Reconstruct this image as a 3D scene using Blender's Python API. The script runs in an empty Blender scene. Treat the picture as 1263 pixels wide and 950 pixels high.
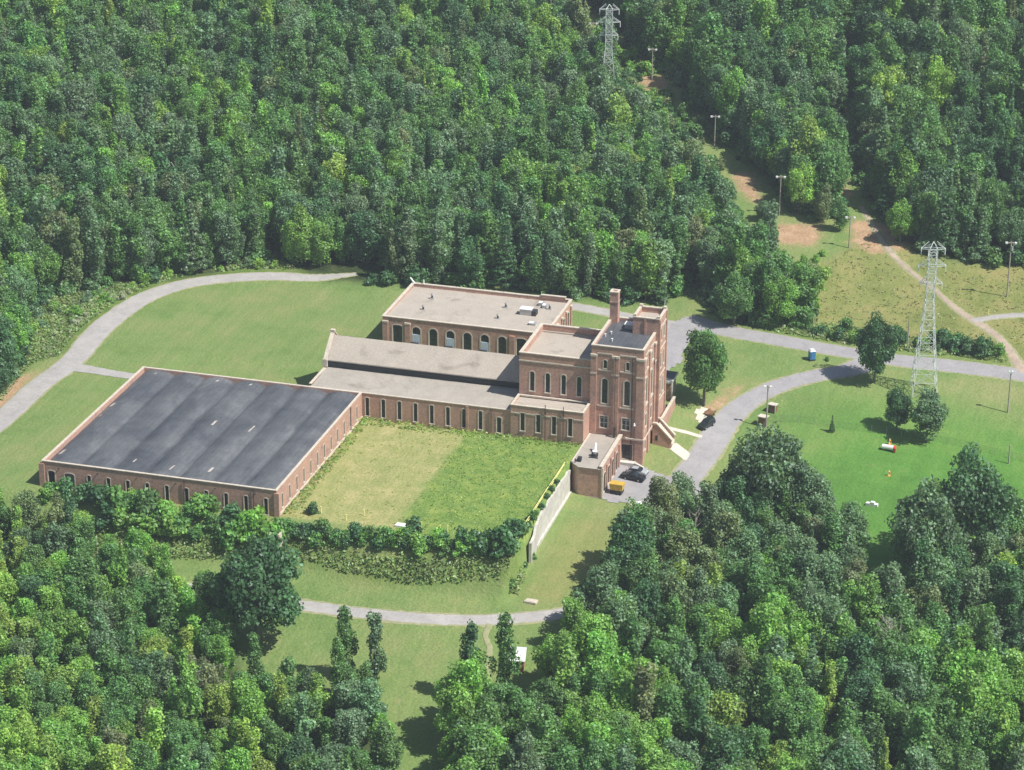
import bpy, math, random
import numpy as np
from mathutils import Vector, Matrix
random.seed(7); rng = np.random.default_rng(7)
SC = bpy.context.scene; COL = SC.collection
R = math.radians

# ------------------------------------------------------------------ camera (solved from the building's vanishing points)
FPX, PCX, PCY = 3400., 631.5, 475.
pitch, yaw, roll = R(22.70), R(15.78), R(0.37)
cf = np.array([-math.sin(yaw)*math.cos(pitch), math.cos(yaw)*math.cos(pitch), -math.sin(pitch)])
r0 = np.array([math.cos(yaw), math.sin(yaw), 0.]); u0 = np.cross(r0, cf)
cr = r0*math.cos(roll)+u0*math.sin(roll); cu = np.cross(cr, cf)
CAM = np.array([185.56, -479.85, 243.88])
cam = bpy.data.objects.new('camera', bpy.data.cameras.new('camera')); COL.objects.link(cam)
cam.matrix_world = Matrix(((cr[0], cu[0], -cf[0], CAM[0]), (cr[1], cu[1], -cf[1], CAM[1]), (cr[2], cu[2], -cf[2], CAM[2]), (0, 0, 0, 1)))
cam.data.sensor_width = 36; cam.data.lens = 36*FPX/1263.; cam.data.clip_start = 5; cam.data.clip_end = 9000
SC.camera = cam
def ray(x, y): return (cr*(x-PCX)-cu*(y-PCY))/FPX+cf
def atz(x, y, z=0.):
    d = ray(x, y); return CAM+d*(z-CAM[2])/d[2]

# ------------------------------------------------------------------ terrain
def sstep(t): t = np.clip(t, 0, 1); return t*t*(3-2*t)
ctl = [(100,560,0),(60,480,-.6),(0,520,-1.5),(-60,560,-2.5),(200,400,0),(300,350,.5),(395,345,.8),(470,350,.5),(750,385,0),(850,410,-.3),(950,418,-.2),
 (1060,438,-1),(1263,463,-2),(1330,470,-2.5),(873,500,-3.5),(800,610,-6.5),(830,560,-5.6),(825,470,-1.6),(990,465,-2),(930,490,-3.5),(890,530,-5.3),(862,575,-6.3),
 (1080,470,-2.3),(1050,550,-6),(1140,540,-6),(1240,500,-4.5),(1100,620,-8),(1100,690,-9.5),(720,620,-6.6),(680,680,-7),(655,741,-8),(720,752,-8.3),(560,763,-8.8),
 (450,757,-9),(240,727,-9),(350,720,-8.6),(530,900,-13.5),(300,950,-16),(0,950,-17),(0,760,-10),(-60,650,-5),(60,690,-8.5),(1263,700,-11),(1263,950,-19),(850,950,-18),(900,760,-12),
 (1100,380,0),(1263,400,.5),(1263,340,3),(1150,350,2),(1048,303,5),(960,265,7),(881,180,12),(803,98,18),(753,60,20),(1036,165,13),(700,-20,26),(0,0,28),(300,0,30),
 (600,150,11),(0,200,9),(300,200,9),(600,250,5),(631,0,29),(1000,0,34),(1263,0,38),(1263,200,14),(-80,350,1),(-80,0,30),(1350,0,40),(1350,950,-20),(-80,1050,-20),(631,1050,-19),(1350,700,-12)]
CP = np.array([atz(*c) for c in ctl] + [(53, 40, -6.3), (60, 57, -6.4), (63.2, 59.4, -6.3), (63, 67, -4.2), (67, 68, -4.8), (73, 64, -5.8), (65, 85, -2.0), (59, 95, -.4), (52, 80, -.1),
   (-52, 70, 0), (0, 80, 0), (40, 84, 0), (-56, 30, -.3), (53, 8, -7.0), (0, -12, -6.2), (-40, -12, -6.4), (40, -12, -7.2)])
def _k(d2): return np.where(d2 > 0, d2*np.log(np.maximum(d2, 1e-9)), 0.)
A_ = CP[:, :2]/100.; n_ = len(A_)
K_ = _k(((A_[:, None]-A_[None])**2).sum(-1))+np.eye(n_)*0.02
Pm = np.c_[np.ones(n_), A_]
W_ = np.linalg.solve(np.block([[K_, Pm], [Pm.T, np.zeros((3, 3))]]), np.r_[CP[:, 2], 0, 0, 0])
XLO, XHI, YLO, YHI = -300., 330., -170., 430.
def Tn(x, y):
    x = np.atleast_1d(np.asarray(x, float)); y = np.atleast_1d(np.asarray(y, float))
    xc = np.clip(x, XLO, XHI); yc = np.clip(y, YLO, YHI)
    out = np.empty(x.shape); xf = xc.ravel()/100; yf = yc.ravel()/100; o = np.empty(xf.shape)
    for i in range(0, len(xf), 20000):
        a = xf[i:i+20000]; b = yf[i:i+20000]
        d2 = (a[:, None]-A_[None, :, 0])**2+(b[:, None]-A_[None, :, 1])**2
        o[i:i+20000] = _k(d2)@W_[:n_]+W_[n_]+W_[n_+1]*a+W_[n_+2]*b
    out = o.reshape(x.shape)
    w = sstep((y+10.5)/9.5)*sstep((x+98)/38.)*(x < 51.0)*(1-sstep((y-105)/45.))
    return out*(1-w)+w*-.02
def T(x, y): return float(Tn(x, y)[0])
def at(px, py):
    z = 0.
    for _ in range(40):
        p = atz(px, py, z); zn = T(p[0], p[1]); z = z*.5+zn*.5
    return np.array([p[0], p[1], T(p[0], p[1])])
def proj(p):
    v = np.asarray(p)-CAM; d = v@cf
    return PCX+FPX*(v@cr)/d, PCY-FPX*(v@cu)/d
def poly(pts): return np.array([at(*p)[:2] for p in pts])
def inside(pg, x, y):
    x = np.asarray(x); y = np.asarray(y); c = np.zeros(x.shape, bool); n = len(pg)
    for i in range(n):
        x1, y1 = pg[i]; x2, y2 = pg[(i+1) % n]
        if y1 == y2: continue
        c ^= ((y1 > y) != (y2 > y)) & (x < (x2-x1)*(y-y1)/(y2-y1)+x1)
    return c

# ------------------------------------------------------------------ materials
def newmat(name):
    m = bpy.data.materials.new(name); m.use_nodes = True; nt = m.node_tree
    return m, nt, nt.nodes['Principled BSDF']
def noise_col(nt, stops, scale, detail=4, rough=.6, coord='Object', dist=0):
    tc = nt.nodes.new('ShaderNodeTexCoord'); n = nt.nodes.new('ShaderNodeTexNoise')
    n.inputs['Scale'].default_value = scale; n.inputs['Detail'].default_value = detail; n.inputs['Roughness'].default_value = rough; n.inputs['Distortion'].default_value = dist
    nt.links.new(tc.outputs[coord], n.inputs['Vector'])
    r = nt.nodes.new('ShaderNodeValToRGB'); e = r.color_ramp.elements
    while len(e) < len(stops): e.new(.5)
    for i, (p, c) in enumerate(stops): e[i].position = p; e[i].color = (*c, 1)
    nt.links.new(n.outputs['Fac'], r.inputs['Fac'])
    return r.outputs['Color'], n
def mixc(nt, a, b, f, mode='MIX'):
    m = nt.nodes.new('ShaderNodeMix'); m.data_type = 'RGBA'; m.blend_type = mode
    for s, v in ((0, f), (6, a), (7, b)):
        if hasattr(v, 'links'): nt.links.new(v, m.inputs[s])
        else: m.inputs[s].default_value = v if s == 0 else (*v, 1)
    return m.outputs[2]
def simple(name, c, rough=.7, metal=0, var=.25, scale=.8):
    m, nt, b = newmat(name)
    lo = tuple(x*(1-var) for x in c); hi = tuple(min(1, x*(1+var)) for x in c)
    o, _ = noise_col(nt, [(.3, lo), (.7, hi)], scale, 5, .65)
    nt.links.new(o, b.inputs['Base Color']); b.inputs['Roughness'].default_value = rough; b.inputs['Metallic'].default_value = metal
    return m
def brickmat(name, c1, c2, mortar):
    m, nt, b = newmat(name)
    tc = nt.nodes.new('ShaderNodeTexCoord'); sp = nt.nodes.new('ShaderNodeSeparateXYZ'); nt.links.new(tc.outputs['Object'], sp.inputs[0])
    ad = nt.nodes.new('ShaderNodeMath'); nt.links.new(sp.outputs[0], ad.inputs[0]); nt.links.new(sp.outputs[1], ad.inputs[1])
    cb = nt.nodes.new('ShaderNodeCombineXYZ'); nt.links.new(ad.outputs[0], cb.inputs[0]); nt.links.new(sp.outputs[2], cb.inputs[1])
    bt = nt.nodes.new('ShaderNodeTexBrick'); nt.links.new(cb.outputs[0], bt.inputs['Vector'])
    bt.inputs['Scale'].default_value = 1; bt.inputs['Brick Width'].default_value = .32; bt.inputs['Row Height'].default_value = .11
    bt.inputs['Mortar Size'].default_value = .012; bt.inputs['Color1'].default_value = (*c1, 1); bt.inputs['Color2'].default_value = (*c2, 1); bt.inputs['Mortar'].default_value = (*mortar, 1)
    n1, _ = noise_col(nt, [(.28, (.58, .62, .68)), (.48, (1, 1, 1)), (.75, (1.2, 1.08, .98))], .3, 9, .75)
    n2, _ = noise_col(nt, [(.35, (.8, .8, .8)), (.65, (1.1, 1.1, 1.1))], 2.2, 4, .6)
    o = mixc(nt, bt.outputs['Color'], n1, 1., 'MULTIPLY'); o = mixc(nt, o, n2, 1., 'MULTIPLY')
    nt.links.new(o, b.inputs['Base Color']); b.inputs['Roughness'].default_value = .9
    return m
M = {}
M['brick'] = brickmat('brick', (.43, .218, .158), (.49, .28, .215), (.45, .38, .32))
M['stone'] = simple('limestone', (.54, .48, .40), .85, 0, .18, 1.2)
M['gravel'] = None
def roofmat(name, base, var, streak=None):
    m, nt, b = newmat(name)
    o, _ = noise_col(nt, [(.25, tuple(x*(1-var) for x in base)), (.5, base), (.8, tuple(x*(1+var) for x in base))], .22, 8, .7)
    o2, _ = noise_col(nt, [(.3, (.85, .85, .85)), (.7, (1.12, 1.12, 1.1))], 3.5, 3, .6); o = mixc(nt, o, o2, 1., 'MULTIPLY')
    o3, _ = noise_col(nt, [(.30, (.62, .61, .6)), (.42, (1, 1, 1))], .11, 5, .55, dist=1.2); o = mixc(nt, o, o3, .8, 'MULTIPLY')
    nt.links.new(o, b.inputs['Base Color']); b.inputs['Roughness'].default_value = .95
    return m
M['gravel'] = roofmat('roof_gravel', (.40, .355, .305), .12)
M['grey_gravel'] = roofmat('old_roof_gravel', (.355, .325, .285), .16)
def darkroof():
    m, nt, b = newmat('black_membrane')
    tc = nt.nodes.new('ShaderNodeTexCoord'); mp = nt.nodes.new('ShaderNodeMapping'); mp.inputs['Scale'].default_value = (.30, .085, 1); nt.links.new(tc.outputs['Object'], mp.inputs[0])
    n = nt.nodes.new('ShaderNodeTexNoise'); n.inputs['Scale'].default_value = .8; n.inputs['Detail'].default_value = 8; n.inputs['Roughness'].default_value = .7; nt.links.new(mp.outputs[0], n.inputs['Vector'])
    r = nt.nodes.new('ShaderNodeValToRGB'); e = r.color_ramp.elements; e[0].position = .36; e[0].color = (.066, .072, .083, 1); e[1].position = .76; e[1].color = (.135, .143, .155, 1); nt.links.new(n.outputs['Fac'], r.inputs['Fac'])
    o2, _ = noise_col(nt, [(.35, (.72, .75, .8)), (.5, (1, 1, 1)), (.72, (1.5, 1.47, 1.42))], .1, 6, .6, dist=.6)
    o3, _ = noise_col(nt, [(.4, (.88, .88, .88)), (.65, (1.15, 1.15, 1.15))], 1.6, 6, .7)
    o = mixc(nt, mixc(nt, r.outputs['Color'], o2, 1., 'MULTIPLY'), o3, 1., 'MULTIPLY')
    wv = nt.nodes.new('ShaderNodeTexWave'); wv.bands_direction = 'X'; wv.inputs['Scale'].default_value = .31; wv.inputs['Distortion'].default_value = .6; wv.inputs['Detail'].default_value = 3; nt.links.new(tc.outputs['Object'], wv.inputs['Vector'])
    wr = nt.nodes.new('ShaderNodeValToRGB'); wr.color_ramp.elements[0].position = .0; wr.color_ramp.elements[0].color = (.68, .68, .68, 1); wr.color_ramp.elements[1].position = .05; wr.color_ramp.elements[1].color = (1, 1, 1, 1); nt.links.new(wv.outputs['Fac'], wr.inputs['Fac'])
    o = mixc(nt, o, wr.outputs['Color'], .8, 'MULTIPLY')
    nt.links.new(o, b.inputs['Base Color']); b.inputs['Roughness'].default_value = .62
    return m
M['membrane'] = darkroof()
M['patch'] = simple('roof_patch', (.42, .38, .34), .9, 0, .3, 2)
M['louvre'] = simple('dark_louvre', (.022, .032, .036), .5, 0, .4, .8)
M['metal'] = simple('galvanised', (.45, .46, .46), .5, .4, .12, 1)
M['steel'] = simple('pylon_steel', (.62, .66, .64), .55, .15, .12, 1)
M['whitemetal'] = simple('white_paint', (.75, .76, .76), .5, 0, .08, 1)
M['dark'] = simple('dark_metal', (.03, .032, .035), .6, 0, .3, 1)
M['pipe'] = simple('dark_pipe', (.075, .05, .045), .6, 0, .3, 1)
M['board'] = simple('blue_white_board', (.52, .60, .72), .7, 0, .12, 2)
M['bricked'] = simple('bricked_up', (.17, .14, .125), .9, 0, .3, 1.2)
M['wood'] = simple('weathered_pole', (.36, .32, .28), .9, 0, .2, 2)
M['concrete'] = simple('pale_concrete', (.52, .50, .46), .9, 0, .2, .6)
M['brown'] = simple('brown_wood', (.20, .11, .055), .8, 0, .25, 1)
M['yellowpaint'] = simple('yellow_paint', (.82, .78, .30), .6, 0, .15, 1)
M['dumpster'] = simple('yellow_steel', (.55, .37, .06), .5, 0, .15, 1)
M['orange'] = simple('orange_plastic', (.80, .28, .05), .5, 0, .1, 1)
M['red'] = simple('red_plastic', (.65, .06, .03), .5, 0, .1, 1)
M['bluep'] = simple('blue_plastic', (.05, .20, .42), .4, 0, .1, 1)
M['tyre'] = simple('rubber', (.02, .02, .02), .85, 0, .2, 3)
M['carblack'] = simple('dark_blue_car_paint', (.012, .017, .028), .22, .1, .1, 1)
M['cargreen'] = simple('dark_green_car_paint', (.02, .03, .03), .22, .1, .1, 1)
M['carwhite'] = simple('white_car_paint', (.78, .79, .8), .25, 0, .03, 1)
M['carsilver'] = simple('silver_car_paint', (.48, .52, .56), .25, .3, .05, 1)
M['lamp'] = simple('lamp_glass', (.8, .8, .78), .15, 0, .03, 1)
M['taillamp'] = simple('red_lamp', (.45, .02, .02), .2, 0, .03, 1)
def glass(name, c, rough=.12):
    m, nt, b = newmat(name); b.inputs['Base Color'].default_value = (*c, 1); b.inputs['Roughness'].default_value = rough
    o, _ = noise_col(nt, [(.35, tuple(x*.6 for x in c)), (.7, tuple(x*1.6 for x in c))], .9, 4, .6); nt.links.new(o, b.inputs['Base Color']); return m
M['pane'] = glass('window_glass', (.022, .028, .03))
M['carglass'] = glass('car_glass', (.02, .025, .03), .06)
def asphalt(name, lo, hi, sc=.25):
    m, nt, b = newmat(name)
    o, _ = noise_col(nt, [(.3, lo), (.7, hi)], sc, 8, .7); o2, _ = noise_col(nt, [(.3, (.86, .86, .86)), (.7, (1.1, 1.1, 1.1))], 4, 3, .6)
    o3, _ = noise_col(nt, [(.48, (1, 1, 1)), (.5, (.72, .72, .72)), (.52, (1, 1, 1))], .12, 4, .6, dist=2.)
    o = mixc(nt, o, o2, 1., 'MULTIPLY'); o = mixc(nt, o, o3, .5, 'MULTIPLY')
    nt.links.new(o, b.inputs['Base Color']); b.inputs['Roughness'].default_value = .92; return m
M['asphalt'] = asphalt('old_asphalt', (.27, .262, .27), (.345, .335, .34))
M['gravelroad'] = asphalt('gravel_drive', (.31, .30, .29), (.42, .40, .385))
M['dirt'] = asphalt('dirt_track', (.30, .24, .18), (.47, .38, .29))
M['walk'] = asphalt('walk_concrete', (.50, .46, .39), (.66, .61, .53))
M['shoulder'] = asphalt('road_shoulder', (.20, .23, .10), (.36, .34, .20), .9)
def alpha_mesh():
    m, nt, b = newmat('chain_link'); b.inputs['Base Color'].default_value = (.12, .2, .14, 1); b.inputs['Roughness'].default_value = .6; b.inputs['Alpha'].default_value = .13; return m
M['link'] = alpha_mesh()

def leafmat(name):
    m = bpy.data.materials.new(name); m.use_nodes = True; nt = m.node_tree; nt.nodes.clear()
    out = nt.nodes.new('ShaderNodeOutputMaterial')
    a = nt.nodes.new('ShaderNodeAttribute'); a.attribute_type = 'INSTANCER'; a.attribute_name = 'tint'
    lv = nt.nodes.new('ShaderNodeAttribute'); lv.attribute_name = 'lv'
    c = mixc(nt, a.outputs['Color'], lv.outputs['Color'], 1., 'MULTIPLY')
    d = nt.nodes.new('ShaderNodeBsdfDiffuse'); t = nt.nodes.new('ShaderNodeBsdfTranslucent'); g = nt.nodes.new('ShaderNodeBsdfGlossy')
    nt.links.new(c, d.inputs['Color'])
    c2 = mixc(nt, c, (1.5, 1.35, .55), 1., 'MULTIPLY'); nt.links.new(c2, t.inputs['Color'])
    g.inputs['Roughness'].default_value = .5; g.inputs['Color'].default_value = (.75, .85, .9, 1)
    m1 = nt.nodes.new('ShaderNodeMixShader'); m1.inputs[0].default_value = .40; nt.links.new(d.outputs[0], m1.inputs[1]); nt.links.new(t.outputs[0], m1.inputs[2])
    m2 = nt.nodes.new('ShaderNodeMixShader'); m2.inputs[0].default_value = .035; nt.links.new(m1.outputs[0], m2.inputs[1]); nt.links.new(g.outputs[0], m2.inputs[2])
    nt.links.new(m2.outputs[0], out.inputs[0]); return m
M['leaf'] = leafmat('foliage')
M['bark'] = simple('bark', (.17, .15, .125), .95, 0, .3, 2)

# ------------------------------------------------------------------ helpers
class MB:
    def __init__(s, org=(0, 0, 0)): s.v = []; s.f = []; s.m = []; s.o = tuple(org)
    def face(s, pts, m=0):
        i = len(s.v); s.v += [tuple(p) for p in pts]; s.f.append(tuple(range(i, i+len(pts)))); s.m.append(m)
    def mesh(s, vs, fs, m=0):
        i = len(s.v); s.v += [tuple(p) for p in vs]
        for f in fs: s.f.append(tuple(i+k for k in f)); s.m.append(m)
    def box(s, x0, x1, y0, y1, z0, z1, m=0):
        v = [(x, y, z) for z in (z0, z1) for y in (y0, y1) for x in (x0, x1)]
        s.mesh(v, [(0, 2, 3, 1), (4, 5, 7, 6), (0, 1, 5, 4), (1, 3, 7, 5), (3, 2, 6, 7), (2, 0, 4, 6)], m)
    def prism(s, pts, h0, h1, m=0):      # polygon in xy extruded in z
        n = len(pts); v = [(p[0], p[1], h0) for p in pts]+[(p[0], p[1], h1) for p in pts]
        s.mesh(v, [tuple(range(n-1, -1, -1)), tuple(range(n, 2*n))]+[(i, (i+1) % n, n+(i+1) % n, n+i) for i in range(n)], m)
    def tube(s, a, b, ra, rb=None, n=8, m=0, cap=True):
        a = Vector(a); b = Vector(b); rb = ra if rb is None else rb; d = (b-a).normalized()
        x = d.orthogonal().normalized(); y = d.cross(x); v = []
        for p, r in ((a, ra), (b, rb)):
            for k in range(n):
                t = 2*math.pi*k/n; v.append(tuple(p+x*(r*math.cos(t))+y*(r*math.sin(t))))
        f = [(k, (k+1) % n, n+(k+1) % n, n+k) for k in range(n)]
        if cap: f += [tuple(range(n-1, -1, -1)), tuple(range(n, 2*n))]
        s.mesh(v, f, m)
    def beam(s, a, b, w, m=0): s.tube(a, b, w*.7, w*.7, 4, m)
    def split(s, name, mats, parent, per=6):
        k = 0
        while k < len(s.f):
            q = MB(s.o); fs = s.f[k:k+per]; i0 = min(min(f) for f in fs); i1 = max(max(f) for f in fs)+1
            q.v = s.v[i0:i1]; q.f = [tuple(i-i0 for i in f) for f in fs]; q.m = s.m[k:k+per]; q.build(name, mats, parent); k += per
    def build(s, name, mats, parent=None, smooth=False, loc=None):
        me = bpy.data.meshes.new(name); o = s.o
        me.from_pydata([(p[0]-o[0], p[1]-o[1], p[2]-o[2]) for p in s.v], [], s.f)
        for k in (mats if isinstance(mats, (list, tuple)) else [mats]): me.materials.append(k)
        me.polygons.foreach_set('material_index', s.m)
        if smooth: me.polygons.foreach_set('use_smooth', [True]*len(s.f))
        me.update(); ob = bpy.data.objects.new(name, me); COL.objects.link(ob)
        if parent is not None: ob.parent = parent
        if loc is not None: ob.location = loc
        return ob
def tag(o, label=None, cat=None, group=None, kind=None):
    if label: assert 4 <= len(label.split()) <= 16, label
    if label: o['label'] = label
    if cat: o['category'] = cat
    if group: o['group'] = group
    if kind: o['kind'] = kind
    return o
def empty(name, loc, rz=0, label=None, cat=None, group=None):
    o = bpy.data.objects.new(name, None); COL.objects.link(o); o.location = loc; o.rotation_euler = (0, 0, rz); o.empty_display_size = .5
    return tag(o, label, cat, group)
def copy_tree(o, parent=None):
    c = o.copy(); COL.objects.link(c); c.parent = parent
    for ch in list(o.children): copy_tree(ch, c)
    return c
def np_mesh(name, V, F4, mat, attr=None):
    me = bpy.data.meshes.new(name); me.vertices.add(len(V)); me.vertices.foreach_set('co', np.asarray(V, np.float32).ravel())
    nf = len(F4); me.loops.add(nf*4); me.loops.foreach_set('vertex_index', np.asarray(F4, np.int32).ravel())
    me.polygons.add(nf); me.polygons.foreach_set('loop_start', np.arange(0, nf*4, 4, dtype=np.int32)); me.polygons.foreach_set('loop_total', np.full(nf, 4, np.int32))
    if attr is not None:
        a = me.attributes.new('lv', 'FLOAT_COLOR', 'FACE'); a.data.foreach_set('color', np.asarray(attr, np.float32).ravel())
    me.materials.append(mat); me.update(); me.validate(); return me

# ------------------------------------------------------------------ ground sheet
def axis(lo, hi, step, extra, far):
    a = list(np.arange(lo, hi+.01, step)); a = [q for q in a if all(abs(q-e) > step*.45 for e in extra)]+list(extra)
    g = step*2; q = hi
    while q < far: q += g; g *= 1.5; a.append(q)
    g = step*2; q = lo
    while q > -far: q -= g; g *= 1.5; a.append(q)
    return np.array(sorted(a))
gx = axis(-230, 290, 1.6, [50.78, 51.2], 5000); gy = axis(-130, 400, 1.6, [], 5000)
GX, GY = np.meshgrid(gx, gy)
GZ = Tn(GX, GY)
foot = ((GX > -51) & (GX < 50) & (GY > 1) & (GY < 77)) & ~((GX > 1) & (GY < 53)); GZ = GZ-.5*foot
# zones: r forest floor, g meadow, b dirt, a rough weeds
back_left = [(-400,520),(-60,520),(0,495),(20,440),(22,400),(55,368),(150,352),(250,340),(330,318),(400,346),(500,350),(600,352),(700,366),(760,372),(810,372),(850,350),(880,372),(905,400),(985,404),(1000,395),(965,372),(942,348),(906,308),(868,268),(832,225),(788,182),(766,155),(757,128),(742,108),(722,82),(690,40),(650,-10),(620,-60),(-400,-60)]
back_mid = [(635,-60),(700,-5),(768,42),(832,98),(898,170),(946,220),(984,264),(1030,268),(1030,200),(1029,100),(1029,-60)]
back_right = [(1056,-60),(1058,100),(1062,200),(1082,268),(1105,298),(1180,322),(1263,325),(1600,325),(1600,-60)]
fore_left = [(-200,650),(60,655),(125,685),(205,722),(262,752),(285,800),(300,845),(370,870),(400,850),(452,870),(478,960),(470,1150),(-200,1150)]
fore_right = [(570,1150),(560,930),(590,880),(640,875),(690,835),(735,762),(755,712),(797,676),(850,652),(900,642),(1000,650),(1045,695),(1066,775),(1098,775),(1125,722),(1200,690),(1270,680),(1500,690),(1500,1150)]
PG = {k: poly(v) for k, v in dict(back_left=back_left, back_mid=back_mid, back_right=back_right, fore_left=fore_left, fore_right=fore_right).items()}
meadow = poly([(1000,330),(1060,300),(1120,300),(1180,326),(1300,328),(1500,330),(1500,452),(1263,448),(1150,434),(1060,424),(1000,400)])
meadow2 = poly([(700,640),(760,640),(740,700),(690,745),(640,735),(660,700)])
dirtz = [poly(p) for p in ([(940,278),(1010,276),(1012,300),(960,302)], [(1052,272),(1108,276),(1118,306),(1080,314),(1050,300)], [(900,215),(925,212),(944,255),(920,242)], [(785,95),(825,92),(835,112),(800,118)], [(1037,60),(1044,60),(1044,110),(1037,110)], [(1036,185),(1046,185),(1048,255),(1038,255)], [(900,480),(918,470),(890,505),(862,520),(858,508)], [(-40,490),(48,458),(20,490),(-20,520)])]
rough = poly([(0,495),(40,448),(95,432),(140,395),(195,365),(260,345),(320,338),(390,340),(330,318),(250,338),(150,350),(50,368),(15,400)])
rough2 = poly([(60,640),(180,665),(345,662),(480,690),(620,688),(648,700),(640,734),(520,722),(420,706),(380,690),(260,690),(60,690)])
rough3 = poly([(830,362),(888,358),(892,392),(960,410),(1060,428),(1150,436),(1263,450),(1263,440),(1150,420),(1060,405),(1000,398),(900,385)])
Z4 = np.zeros(GX.shape+(4,), np.float32)
fl = np.zeros(GX.shape, bool)
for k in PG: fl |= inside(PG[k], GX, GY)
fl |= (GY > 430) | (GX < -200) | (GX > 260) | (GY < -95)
Z4[..., 0] = fl; Z4[..., 1] = inside(meadow, GX, GY)+.6*inside(meadow2, GX, GY)
for d in dirtz: Z4[..., 2] = np.maximum(Z4[..., 2], inside(d, GX, GY))
Z4[..., 3] = inside(rough, GX, GY) | inside(rough2, GX, GY) | inside(rough3, GX, GY)
court = (GX > 0) & (GX < 51) & (GY > 0) & (GY < 54.5)
for _ in range(2):   # soften edges
    Z = Z4.copy(); Z[1:-1, 1:-1] = (Z4[1:-1, 1:-1]*2+Z4[:-2, 1:-1]+Z4[2:, 1:-1]+Z4[1:-1, :-2]+Z4[1:-1, 2:])/6; Z4 = Z
lawn_b = sstep((GX-70)/40.)*sstep((120-GY)/30.)  # fertilised brighter lawn east of the lane
yellow = np.clip(court*(1-sstep((GX-(24+0.4*np.sin(GY*.45)+.3*np.sin(GY*1.3+GX*.5)))/2.)), 0, 1)*.9+.18*court*np.clip(np.sin(GX*.33+np.sin(GY*.21)*2)*np.sin(GY*.27+.6), 0, 1)
def ground_mat():
    m, nt, b = newmat('ground')
    def att(n):
        a = nt.nodes.new('ShaderNodeAttribute'); a.attribute_name = n; return a
    z = att('zone'); sp = nt.nodes.new('ShaderNodeSeparateColor'); nt.links.new(z.outputs['Color'], sp.inputs[0])
    L = att('lawn'); spl = nt.nodes.new('ShaderNodeSeparateColor'); nt.links.new(L.outputs['Color'], spl.inputs[0])
    lawn, _ = noise_col(nt, [(.30, (.125, .205, .06)), (.46, (.175, .25, .085)), (.58, (.215, .26, .10)), (.74, (.29, .29, .14))], .055, 8, .68)
    lawn2, _ = noise_col(nt, [(.3, (.07, .175, .035)), (.5, (.105, .24, .05)), (.75, (.18, .28, .075))], .05, 7, .65)
    dry, _ = noise_col(nt, [(.3, (.25, .275, .10)), (.5, (.33, .325, .14)), (.72, (.45, .40, .21))], .3, 8, .72)
    weeds, _ = noise_col(nt, [(.3, (.10, .19, .045)), (.5, (.17, .26, .065)), (.7, (.28, .34, .09))], .28, 8, .72)
    mead, _ = noise_col(nt, [(.28, (.13, .17, .05)), (.47, (.21, .235, .08)), (.6, (.27, .26, .105)), (.78, (.32, .26, .12))], .09, 8, .68)
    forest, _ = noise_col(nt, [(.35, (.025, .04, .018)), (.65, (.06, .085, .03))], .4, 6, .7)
    dirt, _ = noise_col(nt, [(.3, (.30, .20, .12)), (.6, (.46, .31, .20)), (.8, (.52, .40, .28))], .3, 8, .7)
    rg, _ = noise_col(nt, [(.3, (.07, .13, .03)), (.5, (.13, .20, .05)), (.7, (.21, .24, .09))], .35, 8, .72)
    fine, _ = noise_col(nt, [(.3, (.74, .76, .72)), (.7, (1.16, 1.14, 1.12))], 1.8, 6, .75)
    # mowing / cutting lines running with the buildings
    tc = nt.nodes.new('ShaderNodeTexCoord'); mp = nt.nodes.new('ShaderNodeMapping'); mp.inputs['Rotation'].default_value = (0, 0, R(8)); mp.inputs['Scale'].default_value = (.9, .04, 1); nt.links.new(tc.outputs['Object'], mp.inputs[0])
    st = nt.nodes.new('ShaderNodeTexNoise'); st.inputs['Scale'].default_value = .9; st.inputs['Detail'].default_value = 4; nt.links.new(mp.outputs[0], st.inputs['Vector'])
    sr = nt.nodes.new('ShaderNodeValToRGB'); sr.color_ramp.elements[0].position = .35; sr.color_ramp.elements[0].color = (.92, .95, .91, 1); sr.color_ramp.elements[1].position = .65; sr.color_ramp.elements[1].color = (1.05, 1.04, 1.03, 1); nt.links.new(st.outputs['Fac'], sr.inputs['Fac'])
    c = mixc(nt, lawn, lawn2, spl.outputs[0])
    c = mixc(nt, c, dry, spl.outputs[1]); c = mixc(nt, c, weeds, spl.outputs[2])
    c = mixc(nt, c, mead, sp.outputs[1]); c = mixc(nt, c, sr.outputs['Color'], 1., 'MULTIPLY')
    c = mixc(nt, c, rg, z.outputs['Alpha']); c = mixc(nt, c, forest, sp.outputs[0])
    # noisy dirt edge
    dn = nt.nodes.new('ShaderNodeTexNoise'); dn.inputs['Scale'].default_value = .5; dn.inputs['Detail'].default_value = 6; nt.links.new(tc.outputs['Object'], dn.inputs['Vector'])
    ma = nt.nodes.new('ShaderNodeMath'); ma.operation = 'MULTIPLY_ADD'; nt.links.new(dn.outputs['Fac'], ma.inputs[0]); ma.inputs[1].default_value = 1.6; ma.inputs[2].default_value = -1.0
    mb = nt.nodes.new('ShaderNodeMath'); mb.operation = 'MULTIPLY_ADD'; nt.links.new(sp.outputs[2], mb.inputs[0]); mb.inputs[1].default_value = 1.5; nt.links.new(ma.outputs[0], mb.inputs[2]); mb.use_clamp = True
    c = mixc(nt, c, dirt, mb.outputs[0]); c = mixc(nt, c, fine, 1., 'MULTIPLY')
    nt.links.new(c, b.inputs['Base Color']); b.inputs['Roughness'].default_value = 1.; b.inputs['Specular IOR Level'].default_value = .1
    bn = nt.nodes.new('ShaderNodeTexNoise'); bn.inputs['Scale'].default_value = 1.6; bn.inputs['Detail'].default_value = 6; nt.links.new(tc.outputs['Object'], bn.inputs['Vector'])
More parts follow.
